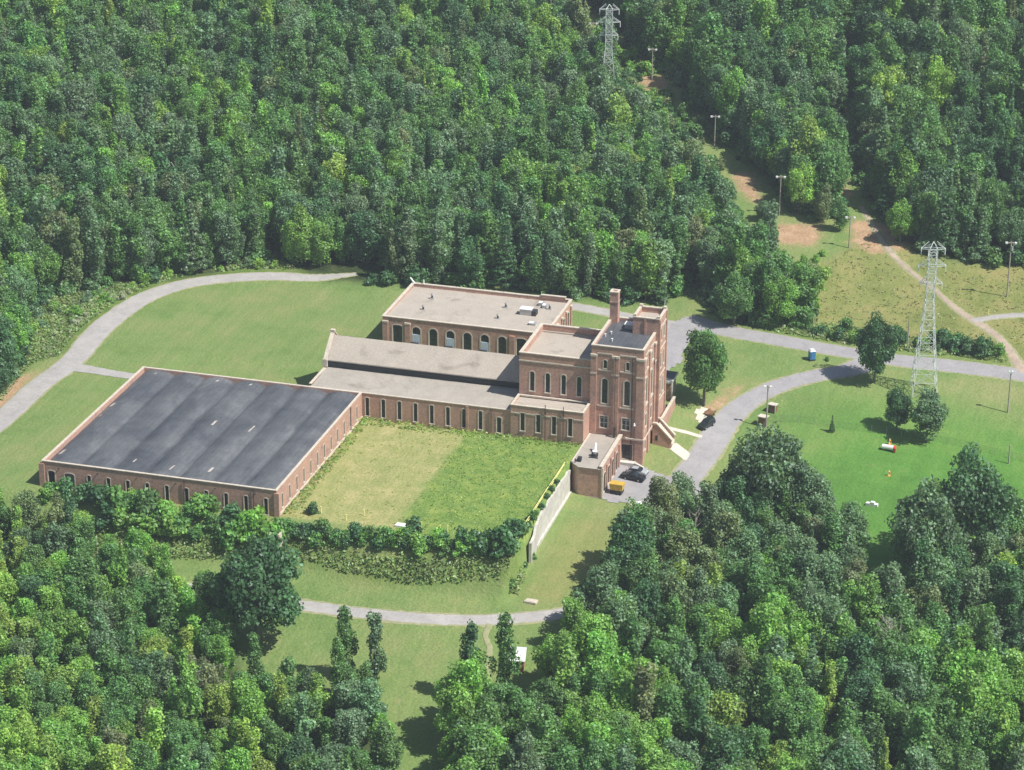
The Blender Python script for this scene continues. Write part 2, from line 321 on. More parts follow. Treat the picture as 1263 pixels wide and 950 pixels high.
    bp = nt.nodes.new('ShaderNodeBump'); bp.inputs['Strength'].default_value = .6; bp.inputs['Distance'].default_value = .5; nt.links.new(bn.outputs['Fac'], bp.inputs['Height']); nt.links.new(bp.outputs[0], b.inputs['Normal'])
    return m
ny, nx = GX.shape
idx = np.arange(nx*ny).reshape(ny, nx)
F = np.stack([idx[:-1, :-1], idx[:-1, 1:], idx[1:, 1:], idx[1:, :-1]], -1).reshape(-1, 4)
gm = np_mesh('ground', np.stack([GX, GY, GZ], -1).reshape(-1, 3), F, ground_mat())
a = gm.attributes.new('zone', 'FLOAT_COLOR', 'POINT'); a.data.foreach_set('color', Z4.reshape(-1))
L4 = np.zeros(GX.shape+(4,), np.float32); L4[..., 0] = lawn_b; L4[..., 1] = yellow; L4[..., 2] = court*(1-yellow); L4[..., 3] = 1
a = gm.attributes.new('lawn', 'FLOAT_COLOR', 'POINT'); a.data.foreach_set('color', L4.reshape(-1))
gm.polygons.foreach_set('use_smooth', [True]*len(gm.polygons))
g = bpy.data.objects.new('ground', gm); COL.objects.link(g); g['kind'] = 'structure'

# ------------------------------------------------------------------ roads
def catmull(P, n=8):
    P = [np.array(p) for p in P]; P = [2*P[0]-P[1]]+P+[2*P[-1]-P[-2]]; out = []
    for i in range(1, len(P)-2):
        for k in range(n):
            t = k/n; out.append(.5*((2*P[i])+(-P[i-1]+P[i+1])*t+(2*P[i-1]-5*P[i]+4*P[i+1]-P[i+2])*t*t+(-P[i-1]+3*P[i]-3*P[i+1]+P[i+2])*t**3))
    out.append(P[-2]); return np.array(out)
RD = []
def ribbon(name, pts, w, mat, lift, world=False, edge=.09):
    P = np.array([at(*p)[:2] for p in pts]) if not world else np.array(pts, float)
    C = catmull(P, 10)
    d = np.gradient(C, axis=0); d /= np.linalg.norm(d, axis=1)[:, None]; nrm = np.stack([-d[:, 1], d[:, 0]], 1)
    ws = np.array(w) if hasattr(w, '__len__') else np.array([w, w], float)
    W = np.interp(np.linspace(0, 1, len(C)), np.linspace(0, 1, len(ws)), ws)
    m = 9; jl = rng.normal(0, edge, len(C)); jr = rng.normal(0, edge, len(C)); V = []
    for j in range(m):
        t = j/(m-1)*2-1
        off = t*W/2+(jl if j == 0 else (jr if j == m-1 else 0)); q = C+nrm*off[:, None] if hasattr(off, '__len__') else C
        V.append(np.c_[q, Tn(q[:, 0], q[:, 1])+lift-(.06 if j in (0, m-1) else 0)])
    V = np.stack(V, 1); n = len(C); ii = np.arange(n*m).reshape(n, m)
    F = np.stack([ii[:-1, :-1], ii[1:, :-1], ii[1:, 1:], ii[:-1, 1:]], -1).reshape(-1, 4)
    me = np_mesh(name, V.reshape(-1, 3), F[:, ::-1], mat); o = bpy.data.objects.new(name, me); COL.objects.link(o); o['kind'] = 'structure'
    RD.append((C, W)); return o
def road(name, pts, w, mat, lift=.10, sh=True, **k):
    if sh:
        ws = [q+1.1 for q in w] if hasattr(w, '__len__') else w+1.1
        s = ribbon('verge', pts, ws, M['shoulder'], lift-.05, edge=.16, **k)
    return ribbon(name, pts, w, mat, lift, **k)
road('road', [(-60,566),(0,520),(45,478),(88,446),(125,405),(170,372),(215,354),(265,345),(330,341),(385,343),(412,341),(440,338)], [6.5,6.2,6,6.3,5.6,5,4.6,3.4,1.2], M['gravelroad'])
road('driveway', [(80,452),(110,456),(140,461),(168,465)], [5,3.6,3.2], M['gravelroad'], .13, sh=False)
road('road', [(600,365),(700,377),(740,384),(780,392),(830,402)], [4,4,4,5], M['gravelroad'], .11)
road('road', [(846,394),(872,402),(905,410),(950,418),(1005,428),(1060,437),(1110,445),(1160,450),(1210,456),(1263,463),(1340,474)], [6.5,6,5.8,5.8,5.6,6,6,5.4,5.6], M['asphalt'], .10)
road('road', [(1075,447),(1045,457),(1010,463),(970,473),(935,488),(905,510),(885,536),(868,562),(850,585),(832,606)], [7,5.2,5,5.2,5.8,6.4,6.6,7], M['asphalt'], .14)
road('road', [(140,728),(190,724),(240,727),(310,739),(380,748),(450,757),(520,763),(590,765),(650,762),(700,755),(745,742),(790,722)], 3.3, M['gravelroad'], .12)
road('path', [(1062,255),(1090,300),(1115,328),(1150,355),(1172,375),(1195,392),(1215,404),(1235,420),(1250,440),(1262,460)], [.6,1.6,1.3,1.2,1.7,2.2,1.8,2.2,2.6], M['dirt'], .10)
road('path', [(1200,396),(1230,391),(1263,389),(1330,389)], 2.2, M['gravelroad'], .13)
def lot(name, pts, mat, lift, world=False):
    P = np.array([at(*p)[:2] for p in pts]) if not world else np.array(pts, float)
    x0, y0 = P.min(0); x1, y1 = P.max(0); s = .8; xs = np.arange(x0-s, x1+s, s); ys = np.arange(y0-s, y1+s, s); X, Y = np.meshgrid(xs, ys)
    ins = inside(P, (X[:-1, :-1]+X[1:, 1:])/2, (Y[:-1, :-1]+Y[1:, 1:])/2); ii = np.arange(X.size).reshape(X.shape)
    F = np.stack([ii[:-1, :-1], ii[:-1, 1:], ii[1:, 1:], ii[1:, :-1]], -1)[ins]
    V = np.stack([X, Y, Tn(X, Y)+lift], -1).reshape(-1, 3); us = np.unique(F); rm = -np.ones(len(V), int); rm[us] = np.arange(len(us))
    me = np_mesh(name, V[us], rm[F], mat); o = bpy.data.objects.new(name, me); COL.objects.link(o); o['kind'] = 'structure'; return o
road('path', [(604,770),(599,785),(604,802),(600,822),(603,850),(600,880)], [1.5,1.0,1.2,.9,1.0], M['shoulder'], .12, sh=False)
lot('parking_lot', [(800,440),(815,415),(830,400),(845,391),(862,392),(880,402),(872,412),(850,418),(846,432),(838,448),(822,458),(805,460)], M['asphalt'], .12)
lot('parking_lot', [(55,41.5),(58.3,41.2),(61,40.2),(66,42),(72,44),(80,50),(75,58),(70,56),(65.5,57.5),(63,59.2),(58.4,59.3),(58.4,41.5)], M['asphalt'], .09, world=True)

# ------------------------------------------------------------------ buildings
FR = lambda Yp: (lambda u, v, n: (u, Yp-n, v))            # wall facing -Y; n = outward
RT = lambda Xp: (lambda u, v, n: (Xp+n, u, v))            # wall facing +X
BK = lambda Yp: (lambda u, v, n: (-u, Yp+n, v))
LF = lambda Xp: (lambda u, v, n: (Xp-n, -u, v))
def arch_pts(uc, w, vt, n=8, rise=None):
    r = w/2; rise = r if rise is None else rise
    return [(uc+r*math.cos(math.pi*k/n), vt-rise+rise*math.sin(math.pi*k/n)) for k in range(n+1)]
def wall(mb, fr, u0, u1, v0, v1, ops=(), dep=.3, m=0):
    us = sorted({u0, u1}|{q for o in ops for q in (o[0]-o[1]/2, o[0]+o[1]/2)}); vs = sorted({v0, v1}|{q for o in ops for q in (o[2], o[3])})
    for i in range(len(us)-1):
        for j in range(len(vs)-1):
            uc = (us[i]+us[i+1])/2; vc = (vs[j]+vs[j+1])/2
            if any(abs(uc-o[0]) < o[1]/2 and o[2] < vc < o[3] for o in ops): continue
            mb.face([fr(us[i], vs[j], 0), fr(us[i+1], vs[j], 0), fr(us[i+1], vs[j+1], 0), fr(us[i], vs[j+1], 0)], m)
    for o in ops:
        uc, w, a, b = o[:4]; ar = o[4] if len(o) > 4 else 0; l = uc-w/2; r = uc+w/2
        tb = b-ar*w/2 if ar else b
        mb.face([fr(l, a, 0), fr(l, a, -dep), fr(l, tb, -dep), fr(l, tb, 0)], m); mb.face([fr(r, a, 0), fr(r, tb, 0), fr(r, tb, -dep), fr(r, a, -dep)], m)
        mb.face([fr(l, a, 0), fr(r, a, 0), fr(r, a, -dep), fr(l, a, -dep)], m)
        if ar:
            P = arch_pts(uc, w, b, 8, ar*w/2)
            for k in range(8):
                p, q = P[k], P[k+1]; mb.face([fr(*p, 0), fr(*q, 0), fr(*q, -dep), fr(*p, -dep)], m)
                c = (r, b) if k < 4 else (l, b); mb.face([fr(*p, 0), fr(*c, 0), fr(*q, 0)], m)
            mb.face([fr(uc, b, 0), fr(r, b, 0), fr(uc, b-.001, 0)], m)
        else: mb.face([fr(l, b, 0), fr(r, b, 0), fr(r, b, -dep), fr(l, b, -dep)], m)
_wc = {}
def win_meshes(w, h, ar, sw, mull, pmat):
    key = (round(w, 2), round(h, 2), ar, sw, mull, pmat)
    if key in _wc: return _wc[key]
    mb = MB(); r = w/2; n = 8 if ar else 2
    inner = [(r, 0)]+([(x, z) for x, z in arch_pts(0, w, h, 8, ar*r)] if ar else [(r, h), (-r, h)])+[(-r, 0)]
    outer = []
    for x, z in inner:
        if z <= 0: outer.append((x+math.copysign(sw, x), 0)); continue
        if ar:
            t = (x/r, max(0, (z-(h-ar*r)))/(ar*r)); outer.append((x+sw*t[0] if abs(t[0]) > .05 else x, z+sw*t[1]))
        else: outer.append((x+math.copysign(sw, x), z+sw))
    f, bk = .07, -.12
    for i in range(len(inner)-1):
        a, b, c, d = inner[i], inner[i+1], outer[i+1], outer[i]
        mb.face([(a[0], -f, a[1]), (b[0], -f, b[1]), (c[0], -f, c[1]), (d[0], -f, d[1])])
        mb.face([(d[0], -f, d[1]), (c[0], -f, c[1]), (c[0], .05, c[1]), (d[0], .05, d[1])])
        mb.face([(b[0], -f, b[1]), (a[0], -f, a[1]), (a[0]*.985, -bk, a[1]), (b[0]*.985, -bk, b[1])])
    mb.box(-r-sw-.05, r+sw+.05, -.14, .12, -.22, .01)
    wm = mb.build('window', M['stone']).data
    pb = MB(); pts = [(x*1.03, .24, z) for x, z in inner]; pts[0] = (pts[0][0], .24, -.05); pts[-1] = (pts[-1][0], .24, -.05); pb.face(pts)
    mm = {0: M['dark']}
    if mull:
        pb.box(-.04, .04, .16, .235, 0, h-.1, 1)
        for k in range(1, int(h/1.1)+1):
            if k*1.1 < h-.3: pb.box(-r, r, .18, .235, k*1.1-.03, k*1.1+.03, 1)
    pm = pb.build('pane', [M[pmat], M['whitemetal'] if mull == 2 else M['dark']]).data
    for n_ in ('window', 'pane'):
        for ob in [o for o in bpy.data.objects if o.name.split('.')[0] == n_ and o.data in (wm, pm) and o.parent is None]: bpy.data.objects.remove(ob)
    _wc[key] = (wm, pm); return wm, pm
def window(parent, org, fr, face, op, sw=.2, mull=1, pmat='pane', name='window', label=None):
    uc, w, a, b = op[:4]; ar = op[4] if len(op) > 4 else 0
    wm, pm = win_meshes(w, b-a, ar, sw, mull, pmat)
    p = fr(uc, a, 0); o = bpy.data.objects.new(name, wm); COL.objects.link(o); o.parent = parent
    o.location = (p[0]-org[0], p[1]-org[1], p[2]-org[2]); o.rotation_euler = (0, 0, {'F': 0, 'R': math.pi/2, 'B': math.pi, 'L': -math.pi/2}[face])
    q = bpy.data.objects.new('pane' if name == 'window' else 'door_leaf', pm); COL.objects.link(q); q.parent = o
    if label: o['label'] = label
    return o
def parapet(mb, x0, x1, y0, y1, zr, zt, t=.45, m=0):   # ring of wall rising above the roof (inner faces + outer drop)
    for (a, b, c, d) in ((x0, x1, y0, y0+t), (x0, x1, y1-t, y1), (x0, x0+t, y0+t, y1-t), (x1-t, x1, y0+t, y1-t)):
        mb.box(a+.002, b-.002, c+.002, d-.002, zr-.3, zt, m)
def coping(mb, x0, x1, y0, y1, z, t=.5, h=.16, o=.09, m=0):
    for (a, b, c, d) in ((x0-o, x1+o, y0-o, y0+t), (x0-o, x1+o, y1-t, y1+o), (x0-o, x0+t, y0+t, y1-t), (x1-t, x1+o, y0+t, y1-t)):
        mb.box(a, b, c, d, z, z+h, m)

# --- annex with the black roof
org = (-26, 27, 0); an = empty('brick_building', org, 0, 'long low brick building with scalloped black roof and narrow slit windows', 'building')
w = MB(org); fo = [(-2.42-4.37*k, .8, .1, 3.75, .5) for k in range(10)]+[(-46.2, 2.2, .1, 3.6, .3), (-50.3, 1.5, -.3, 3.7, .3)]
so = [(3.2+4.3*k, .75, .7, 3.9, .5) for k in range(12)]
wall(w, FR(0), -52.3, 0, -6, 5.75, fo); wall(w, RT(0), 0, 54, -3, 5.75, so); wall(w, LF(-52.3), -54, 0, -3, 5.75); wall(w, BK(54), 12.2, 52.3, -1, 5.75)
parapet(w, -52.3, 0, 0, 54, 4.6, 5.75)
w.box(-.55, .55, -.25, .5, -1.2, 5.2); w.box(-53, -51.8, -.25, .4, -2, 5.2)
w.build('wall', M['brick'], an)
c = MB(org); coping(c, -52.3, 0, 0, 54, 5.75, .42, .15, .12); c.box(.02, .28, 0, 54, -.25, .12)
for k in range(11): pass
c.build('coping', M['stone'], an)
rf = MB(org); nv = 7; W = 51.4/nv; ns = 12
ysl = np.linspace(.45, 53.55, 28)
def vz(x, y):
    t = ((x+51.85)/W) % 1.
    return 4.72+.92*(math.sin(math.pi*t)**.75 if 0 < t < 1 else 0)+.05*math.sin(y*.9+x*.3)*math.sin(x*.7)
xsl = np.linspace(-51.85, -.45, nv*ns+1)
V = [(x, y, vz(x, y)) for y in ysl for x in xsl]; nxl = len(xsl)
rf.mesh(V, [(j*nxl+i, j*nxl+i+1, (j+1)*nxl+i+1, (j+1)*nxl+i) for j in range(len(ysl)-1) for i in range(nxl-1)])
roof = rf.build('roof', M['membrane'], an, smooth=True)
for (px, py) in ((166,570),(212,578),(260,580),(268,471),(311,474),(195,459),(137,499),(122,512),(74,557),(264,523),(310,529)):
    p = atz(px, py, 5.35); a_ = random.uniform(.5, 1.9); b_ = random.uniform(.14, .42)
    x0_ = max(-51, p[0]-b_); y0_ = min(max(1, p[1]-a_), 51)
    q = [(x0_, y0_), (x0_+2*b_, y0_+.2), (x0_+2*b_+.1, y0_+2*a_), (x0_+.15, y0_+2*a_-.3)]
    pt = MB(org); pt.face([(x, y, vz(x, y)+.06) for x, y in q]); pt.build('roof_patch', M['patch'], roof)
for o in fo[:10]: window(an, org, FR(0), 'F', o, .17)
window(an, org, FR(0), 'F', fo[10], .2, 0, 'bricked', label='wide bricked-up opening with pale surround'); window(an, org, FR(0), 'F', fo[11], .25, 1)
for o in so: window(an, org, RT(0), 'R', o, .17)
for x in (-5.0, -20.3):
    d = MB(org); d.tube((x, -.2, -3), (x, -.2, 5.6), .09); d.build('downpipe', M['pipe'], an)
d = MB(org); d.tube((.2, 46, 0), (.2, 46, 5.6), .1); d.build('downpipe', M['pipe'], an)
for k in range(6):
    p_ = MB(org); x = -4.7-8.74*k; p_.tube((x, -.35, 4.6), (x, .05, 4.6), .12); p_.build('scupper', M['dark'], an)

# --- hall: lean-to aisle + gabled nave with dark clerestory band
org = (10, 64, 0); ha = empty('brick_hall', org, 0, 'long brick hall with beige gabled roof and dark clerestory band over a lean-to aisle', 'building')
ao = [(1.27+3.75*k, .85, .35, 4.75, .5) for k in range(8)]+[(31.78, 1.0, .1, 3.75, .5)]
w = MB(org); wall(w, FR(54.02), .02, 34.5, -1, 5.7, ao)
w.face([(-12.2, 54, -1), (-12.2, 54, 5.7), (-12.2, 65, 6.6), (-12.2, 65, -1)])
w.face([(-12.2, 54.02, 4.8), (0, 54.02, 4.8), (0, 54.02, 5.7), (-12.2, 54.02, 5.7)])
w.box(-12.5, -11.9, 64.7, 75.3, -1, 8.2); w.prism([(-12.4, 64.9), (-12.38, 64.9), (-12.38, 75.1), (-12.4, 75.1)], 0, 1)
w.mesh([(-12.5, 64.7, 8.2), (-12.5, 75.3, 8.2), (-12.5, 70, 12.7), (-11.9, 64.7, 8.2), (-11.9, 75.3, 8.2), (-11.9, 70, 12.7)], [(0, 1, 2), (5, 4, 3), (0, 2, 5, 3), (2, 1, 4, 5)])
w.face([(34.5, 75, -1), (-12.2, 75, -1), (-12.2, 75, 8), (34.5, 75, 8)]); w.box(24.2, 24.75, 53.75, 54.0, -.5, 5.6)
w.build('wall', M['brick'], ha)
rf = MB(org); n = 40
def rgrid(mb, x0, x1, p0, p1, nx=30, nyy=6, j=.03):
    V = []
    for b in range(nyy+1):
        t = b/nyy
        for a in range(nx+1): V.append((x0+(x1-x0)*a/nx, p0[0]+(p1[0]-p0[0])*t, p0[1]+(p1[1]-p0[1])*t+random.uniform(-j, j)))
    mb.mesh(V, [(b*(nx+1)+a, b*(nx+1)+a+1, (b+1)*(nx+1)+a+1, (b+1)*(nx+1)+a) for b in range(nyy) for a in range(nx)])
rgrid(rf, -12.0, 34.5, (54.3, 5.72), (65.2, 6.35)); rf.build('aisle_roof', M['grey_gravel'], ha, smooth=True)
rf = MB(org); rgrid(rf, -11.9, 34.6, (64.55, 8.22), (70, 12.2)); rgrid(rf, -11.9, 34.6, (70, 12.2), (75.4, 8.2)); rf.box(-11.9, 34.6, 64.5, 64.62, 7.98, 8.2); rf.build('roof', M['gravel'], ha)
c = MB(org); c.box(-12.4, 34.45, 53.92, 54.35, 5.7, 5.87); c.box(-12.55, -11.95, 54.36, 64.6, 6.25, 6.42)
for s in (0, 1):
    y0, y1 = ((64.4, 70.0) if s == 0 else (75.6, 70.0))
    v = [(-12.65, y0, 8.25), (-11.75, y0, 8.25), (-11.75, y1, 12.98), (-12.65, y1, 12.98)]; v2 = [(x, y, z+.22) for x, y, z in v]
    c.mesh(v+v2, [(0, 1, 2, 3), (4, 5, 6, 7), (0, 1, 5, 4), (1, 2, 6, 5), (2, 3, 7, 6), (3, 0, 4, 7)])
c.box(-12.8, -11.7, 64.1, 64.9, 6.6, 8.4); c.box(-12.7, -11.7, 69.6, 70.4, 13.0, 13.5); c.build('coping', M['stone'], ha)
lo = MB(org); lo.box(-11.9, 34.55, 65.0, 65.2, 6.2, 8.0); 
for z in (6.75, 7.35): lo.box(-11.9, 34.55, 64.92, 65.0, z, z+.07, 1)
for k in range(24): lo.box(-11.8+1.95*k, -11.7+1.95*k, 64.94, 65.0, 6.3, 8.0, 1)
lo.build('clerestory', [M['louvre'], M['dark']], ha)
for o in ao[:8]: window(ha, org, FR(54.02), 'F', o, .2)
window(ha, org, FR(54.02), 'F', ao[8], .22, 0, 'pane', 'door')
d = MB(org); d.tube((30, 53.85, 0), (30, 53.85, 5.6), .1); d.build('downpipe', M['pipe'], ha)

# --- middle block + lower bay
org = (42.8, 66, 0); mi = empty('brick_building', org, 0, 'square brick block left of the tower with low flat-roofed bay in front', 'building')
lw = [(37.22, .95, 1.4, 5.6), (40.79, .95, 1.4, 5.6), (44.35, .95, 1.4, 5.6), (48.0, .95, 1.4, 5.6)]
mo = [(37.55, 1.0, 8.3, 12.9, .8), (41.1, 1.0, 8.3, 12.9, .8), (44.7, 1.0, 8.3, 12.9, .8), (48.25, 1.0, 8.3, 12.9, .8)]
w = MB(org); wall(w, FR(53.7), 34.5, 50.95, -3, 7.2, lw); wall(w, RT(50.95), 53.7, 60.2, -6.5, 7.2); wall(w, LF(34.5), -60.2, -53.7, 5, 7.2)
parapet(w, 34.5, 50.95, 53.7, 60.6, 6.7, 7.2, .4)
wall(w, FR(60.2), 34.6, 51, 5.5, 17.05, mo); wall(w, LF(34.6), -78.3, -60.2, 0, 17.05); wall(w, BK(78.3), -51, -34.6, -1, 17.05)
parapet(w, 34.6, 51, 60.2, 78.3, 15.5, 17.05, .55); w.build('wall', M['brick'], mi)
rf = MB(org); rgrid(rf, 35.1, 50.5, (60.7, 15.45), (77.8, 15.5), 12, 12, .02); rf.build('roof', M['gravel'], mi, smooth=True)
rf = MB(org); rgrid(rf, 34.9, 50.6, (54.1, 6.75), (60.2, 6.8), 12, 5, .02); rf.build('roof', M['gravel'], mi, smooth=True)
c = MB(org); coping(c, 34.6, 51, 60.2, 78.3, 17.05, .6, .18, .12); c.build('coping', M['stone'], mi); c = MB(org); coping(c, 34.5, 50.95, 53.7, 59.9, 7.2, .45, .16, .1); c.build('coping', M['stone'], mi)
c = MB(org); c.box(34.5, 51.0, 60.06, 60.2, 15.15, 15.45)
for a, b in ((34.6, 36.5), (37.95, 40.05), (41.5, 43.6), (45.1, 47.25), (48.75, 50.95)): c.box(a, b, 53.6, 53.7, 5.35, 5.62)
c.split('stone_band', M['stone'], mi)
c = MB(org); c.box(35.0, 50.55, 60.72, 61.0, 15.4, 15.62); c.box(35.0, 50.55, 77.2, 77.7, 15.4, 15.8); c.box(35.15, 35.45, 61, 77.2, 15.4, 15.6); c.build('roof_curb', M['gravel'], mi)
for o in lw: window(mi, org, FR(53.7), 'F', o, .17)
for o in mo: window(mi, org, FR(60.2), 'F', o, .22)
for x in (42.4, 46.5):
    d = MB(org); d.tube((x, 53.5, 0), (x, 53.5, 8.2), .09); d.box(x-.18, x+.18, 53.3, 53.6, 6.2, 6.6); d.build('downpipe', M['pipe'], mi)

# --- tower
org = (57, 68, -6.3); to = empty('brick_tower', org, 0, 'tall square brick tower with chimney, dark flat roof and stair turret at the rear corner', 'building')
Y0 = 59.4; X1 = 62.8
tf = [(54.2, .75, 16.0, 17.9, 1), (59.25, .75, 16.0, 17.9, 1), (54.2, 1.3, 7.7, 13.5, .9), (59.2, 1.3, 7.7, 13.5, .9), (54.15, 1.7, 1.9, 4.6), (59.1, 1.7, 1.9, 4.6), (59.5, 2.3, -5.0, -1.5)]
ts = [(62.6, .7, 16.0, 17.9, 1), (67.4, .7, 16.0, 17.9, 1), (62.6, 1.2, 7.7, 13.5, .9), (67.4, 1.2, 7.7, 13.5, .9), (62.6, 1.2, 1.9, 4.9), (67.4, 1.2, 1.9, 4.9), (62.6, .9, -3.6, -1.4)]
w = MB(org); wall(w, FR(Y0), 51.1, X1, -8, 21.0, tf); wall(w, RT(X1), Y0, 77.3, -8, 21.0, ts); wall(w, LF(51.1), -77.3, -Y0, 0, 21.0); wall(w, BK(77.3), -X1, -51.1, -6, 21.0)
parapet(w, 51.1, X1, Y0, 77.3, 20.3, 21.0, .5)
for a, b in ((51.0, 52.35), (55.85, 57.35), (61.3, 62.95)): w.box(a, b, Y0-.32, Y0+.01, -8 if a > 60 else (.3 if a > 55 else .3), 18.6)
for a, b in ((59.2, 60.7), (64.2, 65.6), (69.2, 70.5)): w.box(X1-.01, X1+.32, a, b, -8, 18.6)
w.build('wall', M['brick'], to)
tu = MB(org); uo = [(72.3, .8, 18.6, 21.4, 1), (72.3, .8, 12.2, 15.6, .8), (72.3, .8, 5.6, 9.2, .8)]
uo2 = [(a_[0]+2.8, *a_[1:]) for a_ in uo]
wall(tu, FR(70.3), 57.6, 63.6, -6, 24.2); wall(tu, RT(63.6), 70.3, 77.4, -7, 24.2, uo+uo2); wall(tu, LF(57.6), -77.4, -70.3, 20, 24.2); wall(tu, BK(77.4), -63.6, -57.6, -5, 24.2)
parapet(tu, 57.6, 63.6, 70.3, 77.4, 23.0, 24.2, .4); tu.box(60.2, 60.6, 70.1, 70.35, 20.4, 24.0)
for y in (70.3, 76.9): tu.box(63.5, 63.85, y-.02, y+.75, -6, 24.0)
tf_ = MB(org); tf_.box(58.0, 63.2, 70.7, 77.0, 22.6, 23.05)
t_ = tu.build('stair_turret', M['brick'], to); tf_.build('turret_roof', M['gravel'], t_)
rf = MB(org); rgrid(rf, 51.5, 62.4, (Y0+.45, 20.35), (77, 20.4), 12, 14, .02); rf.build('roof', M['membrane'], to, smooth=True)
c = MB(org); coping(c, 51.1, X1, Y0, 77.3, 21.0, .5, .2, .12); coping(c, 57.6, 63.6, 70.3, 77.4, 24.2, .5, .2, .12)
for x, y in ((58.0, 70.7), (63.3, 70.7), (63.3, 77.0), (57.9, 77.0)): c.box(x-.35, x+.35, y-.35, y+.35, 24.4, 24.9)
c.build('coping', M['stone'], to)
c = MB(org)
c.box(52.4, 55.8, Y0-.1, Y0, 19.2, 19.5); c.box(57.4, 61.25, Y0-.1, Y0, 19.2, 19.5)
for a, b in ((50.95, 52.45), (55.75, 57.45), (61.2, 63.05)):
    c.box(a, b, Y0-.42, Y0-.01, 18.6, 19.1); c.box(a, b, Y0-.40, Y0-.32, 14.5, 14.85)
for a, b in ((59.3, 60.8), (64.1, 65.7), (69.1, 70.45)):
    c.box(X1+.02, X1+.42, a, b, 18.6, 19.1); c.box(X1+.32, X1+.4, a, b, 14.5, 14.85)
for a, b in ((52.6, 55.8), (57.6, 60.9)):
    c.box(a, b, Y0-.16, Y0, 15.35, 15.65); c.box(a, b, Y0-.16, Y0, 6.9, 7.25)
for a, b in ((60.8, 64.1), (65.7, 69.1)):
    c.box(X1, X1+.14, a, b, 15.35, 15.65); c.box(X1, X1+.14, a, b, 6.9, 7.25); c.box(X1, X1+.1, a, b, 19.2, 19.5)
c.box(57.9, X1+.45, Y0-.45, Y0-.02, -.15, .2); c.box(X1+.33, X1+.48, Y0, 68, -.15, .2)
for z in (21.9, 16.6, 10.2, 4.4): c.box(63.6, 63.72, 71.06, 76.88, z, z+.28)
for k in range(9):
    z = -3+2.3*k; c.box(X1+.32, X1+.37, Y0+.1, Y0+.1+(.5 if k % 2 else .85), z, z+.6)
c.split('stone_band', M['stone'], to)
for o in tf[:2]: window(to, org, FR(Y0), 'F', o, .16)
for o in tf[2:4]: window(to, org, FR(Y0), 'F', o, .25)
for o in tf[4:6]: window(to, org, FR(Y0), 'F', o, .25, 2)
window(to, org, FR(Y0), 'F', tf[6], .28, 1, 'pane', 'door')
for o in ts: window(to, org, RT(X1), 'R', o, .28)
for o in uo+uo2: window(to, org, RT(63.6), 'R', o, .26)
ch = MB(org); ch.box(51.2, 53.0, 75.0, 76.8, 20.3, 27.6); ch.box(51.1, 53.1, 74.9, 76.9, 25.2, 25.5)
cho = ch.build('chimney', M['brick'], to); k_ = MB(org); coping(k_, 51.2, 53.0, 75.0, 76.8, 27.6, .4, .22, .12); k_.build('chimney_cap', M['stone'], cho)
h = MB(org); h.box(55.2, 57.2, 72.6, 74.6, 20.3, 21.3); h.box(55.1, 57.3, 72.5, 74.7, 21.3, 21.42, 1); h.build('roof_hatch', [M['metal'], M['whitemetal']], to)
for (x, y) in ((53.2, 68.6), (52.3, 66.8), (54.4, 64.5)):
    v = MB(org); v.tube((x, y, 20.3), (x, y, 20.9), .14); v.tube((x, y, 20.9), (x, y, 21.0), .24); v.build('roof_vent', M['whitemetal'], to)
l = MB(org); l.box(61.15, 61.25, Y0-.75, Y0-.3, 3.9, 4.0); l.tube((61.2, Y0-.8, 3.5), (61.2, Y0-.8, 4.1), .28, .12, 10); l.build('wall_lamp', M['whitemetal'], to)
d = MB(org); d.tube((60.35, Y0-.12, -6), (60.35, Y0-.12, 19.0), .09); d.build('downpipe', M['pipe'], to)
d = MB(org); d.tube((56.6, Y0-.45, .3), (56.6, Y0-.45, 19), .06); d.build('downpipe', M['pipe'], to)
mst = MB(org); mst.tube((63.2, 77, 24.4), (63.2, 77, 26.4), .06); mst.build('mast', M['whitemetal'], to)
# dock platform at lower door
s = MB(org); s.box(57.6, 61.6, 57.7, Y0-.33, -6.3, -5.15); s.prism([(61.6, 57.7), (64.0, 56.0), (64.2, 56.4), (61.8, 58.4)], -6.3, -5.0); s.build('loading_step', M['concrete'], to)

# --- loading dock building
org = (55.5, 50, -6.3); dk = empty('brick_outbuilding', org, 0, 'small flat-roofed brick outbuilding at the foot of the tower with arched side openings', 'building')
do = [(44.0, 1.9, -6.0, -1.6, 1), (47.6, 1.9, -6.0, -1.6, 1), (51.2, 1.9, -6.0, -1.6, 1), (54.8, 1.9, -6.0, -1.6, 1)]
w = MB(org); wall(w, FR(41.15), 53.3, 58.3, -7.5, .1); wall(w, RT(58.3), 41.15, 59.0, -7.5, .1, do); w.face([(53.3, 41.15, -7.5), (53.3, 41.15, .1), (51.3, 43.2, .1), (51.3, 43.2, -7.5)]); w.face([(51.3, 43.2, -7.5), (51.3, 43.2, .1), (51.3, 59, .1), (51.3, 59, -7.5)])
for y in (45.6, 49.2, 52.8, 56.6): w.box(58.29, 58.6, y-.3, y+.3, -7, -.4)
w.box(57.8, 58.28, 41.6, 59, -.3, .75); w.build('wall', M['brick'], dk)
rf = MB(org); rf.prism([(53.2, 40.95), (58.4, 40.95), (58.4, 41.3), (57.8, 41.3), (57.8, 59.0), (51.1, 59.0), (51.1, 43.1)], .1, .3); rf.build('roof', M['grey_gravel'], dk)
c = MB(org); c.box(57.7, 58.55, 41.1, 59.05, .75, .95); c.box(51.05, 51.4, 43.2, 58.9, .302, .42); c.box(53.2, 57.75, 40.93, 41.1, .302, .36); c.box(58.3, 58.65, 41.0, 41.5, -6.5, .6); c.build('coping', M['stone'], dk)
for o in do: window(dk, org, RT(58.3), 'R', o, .26, 1)
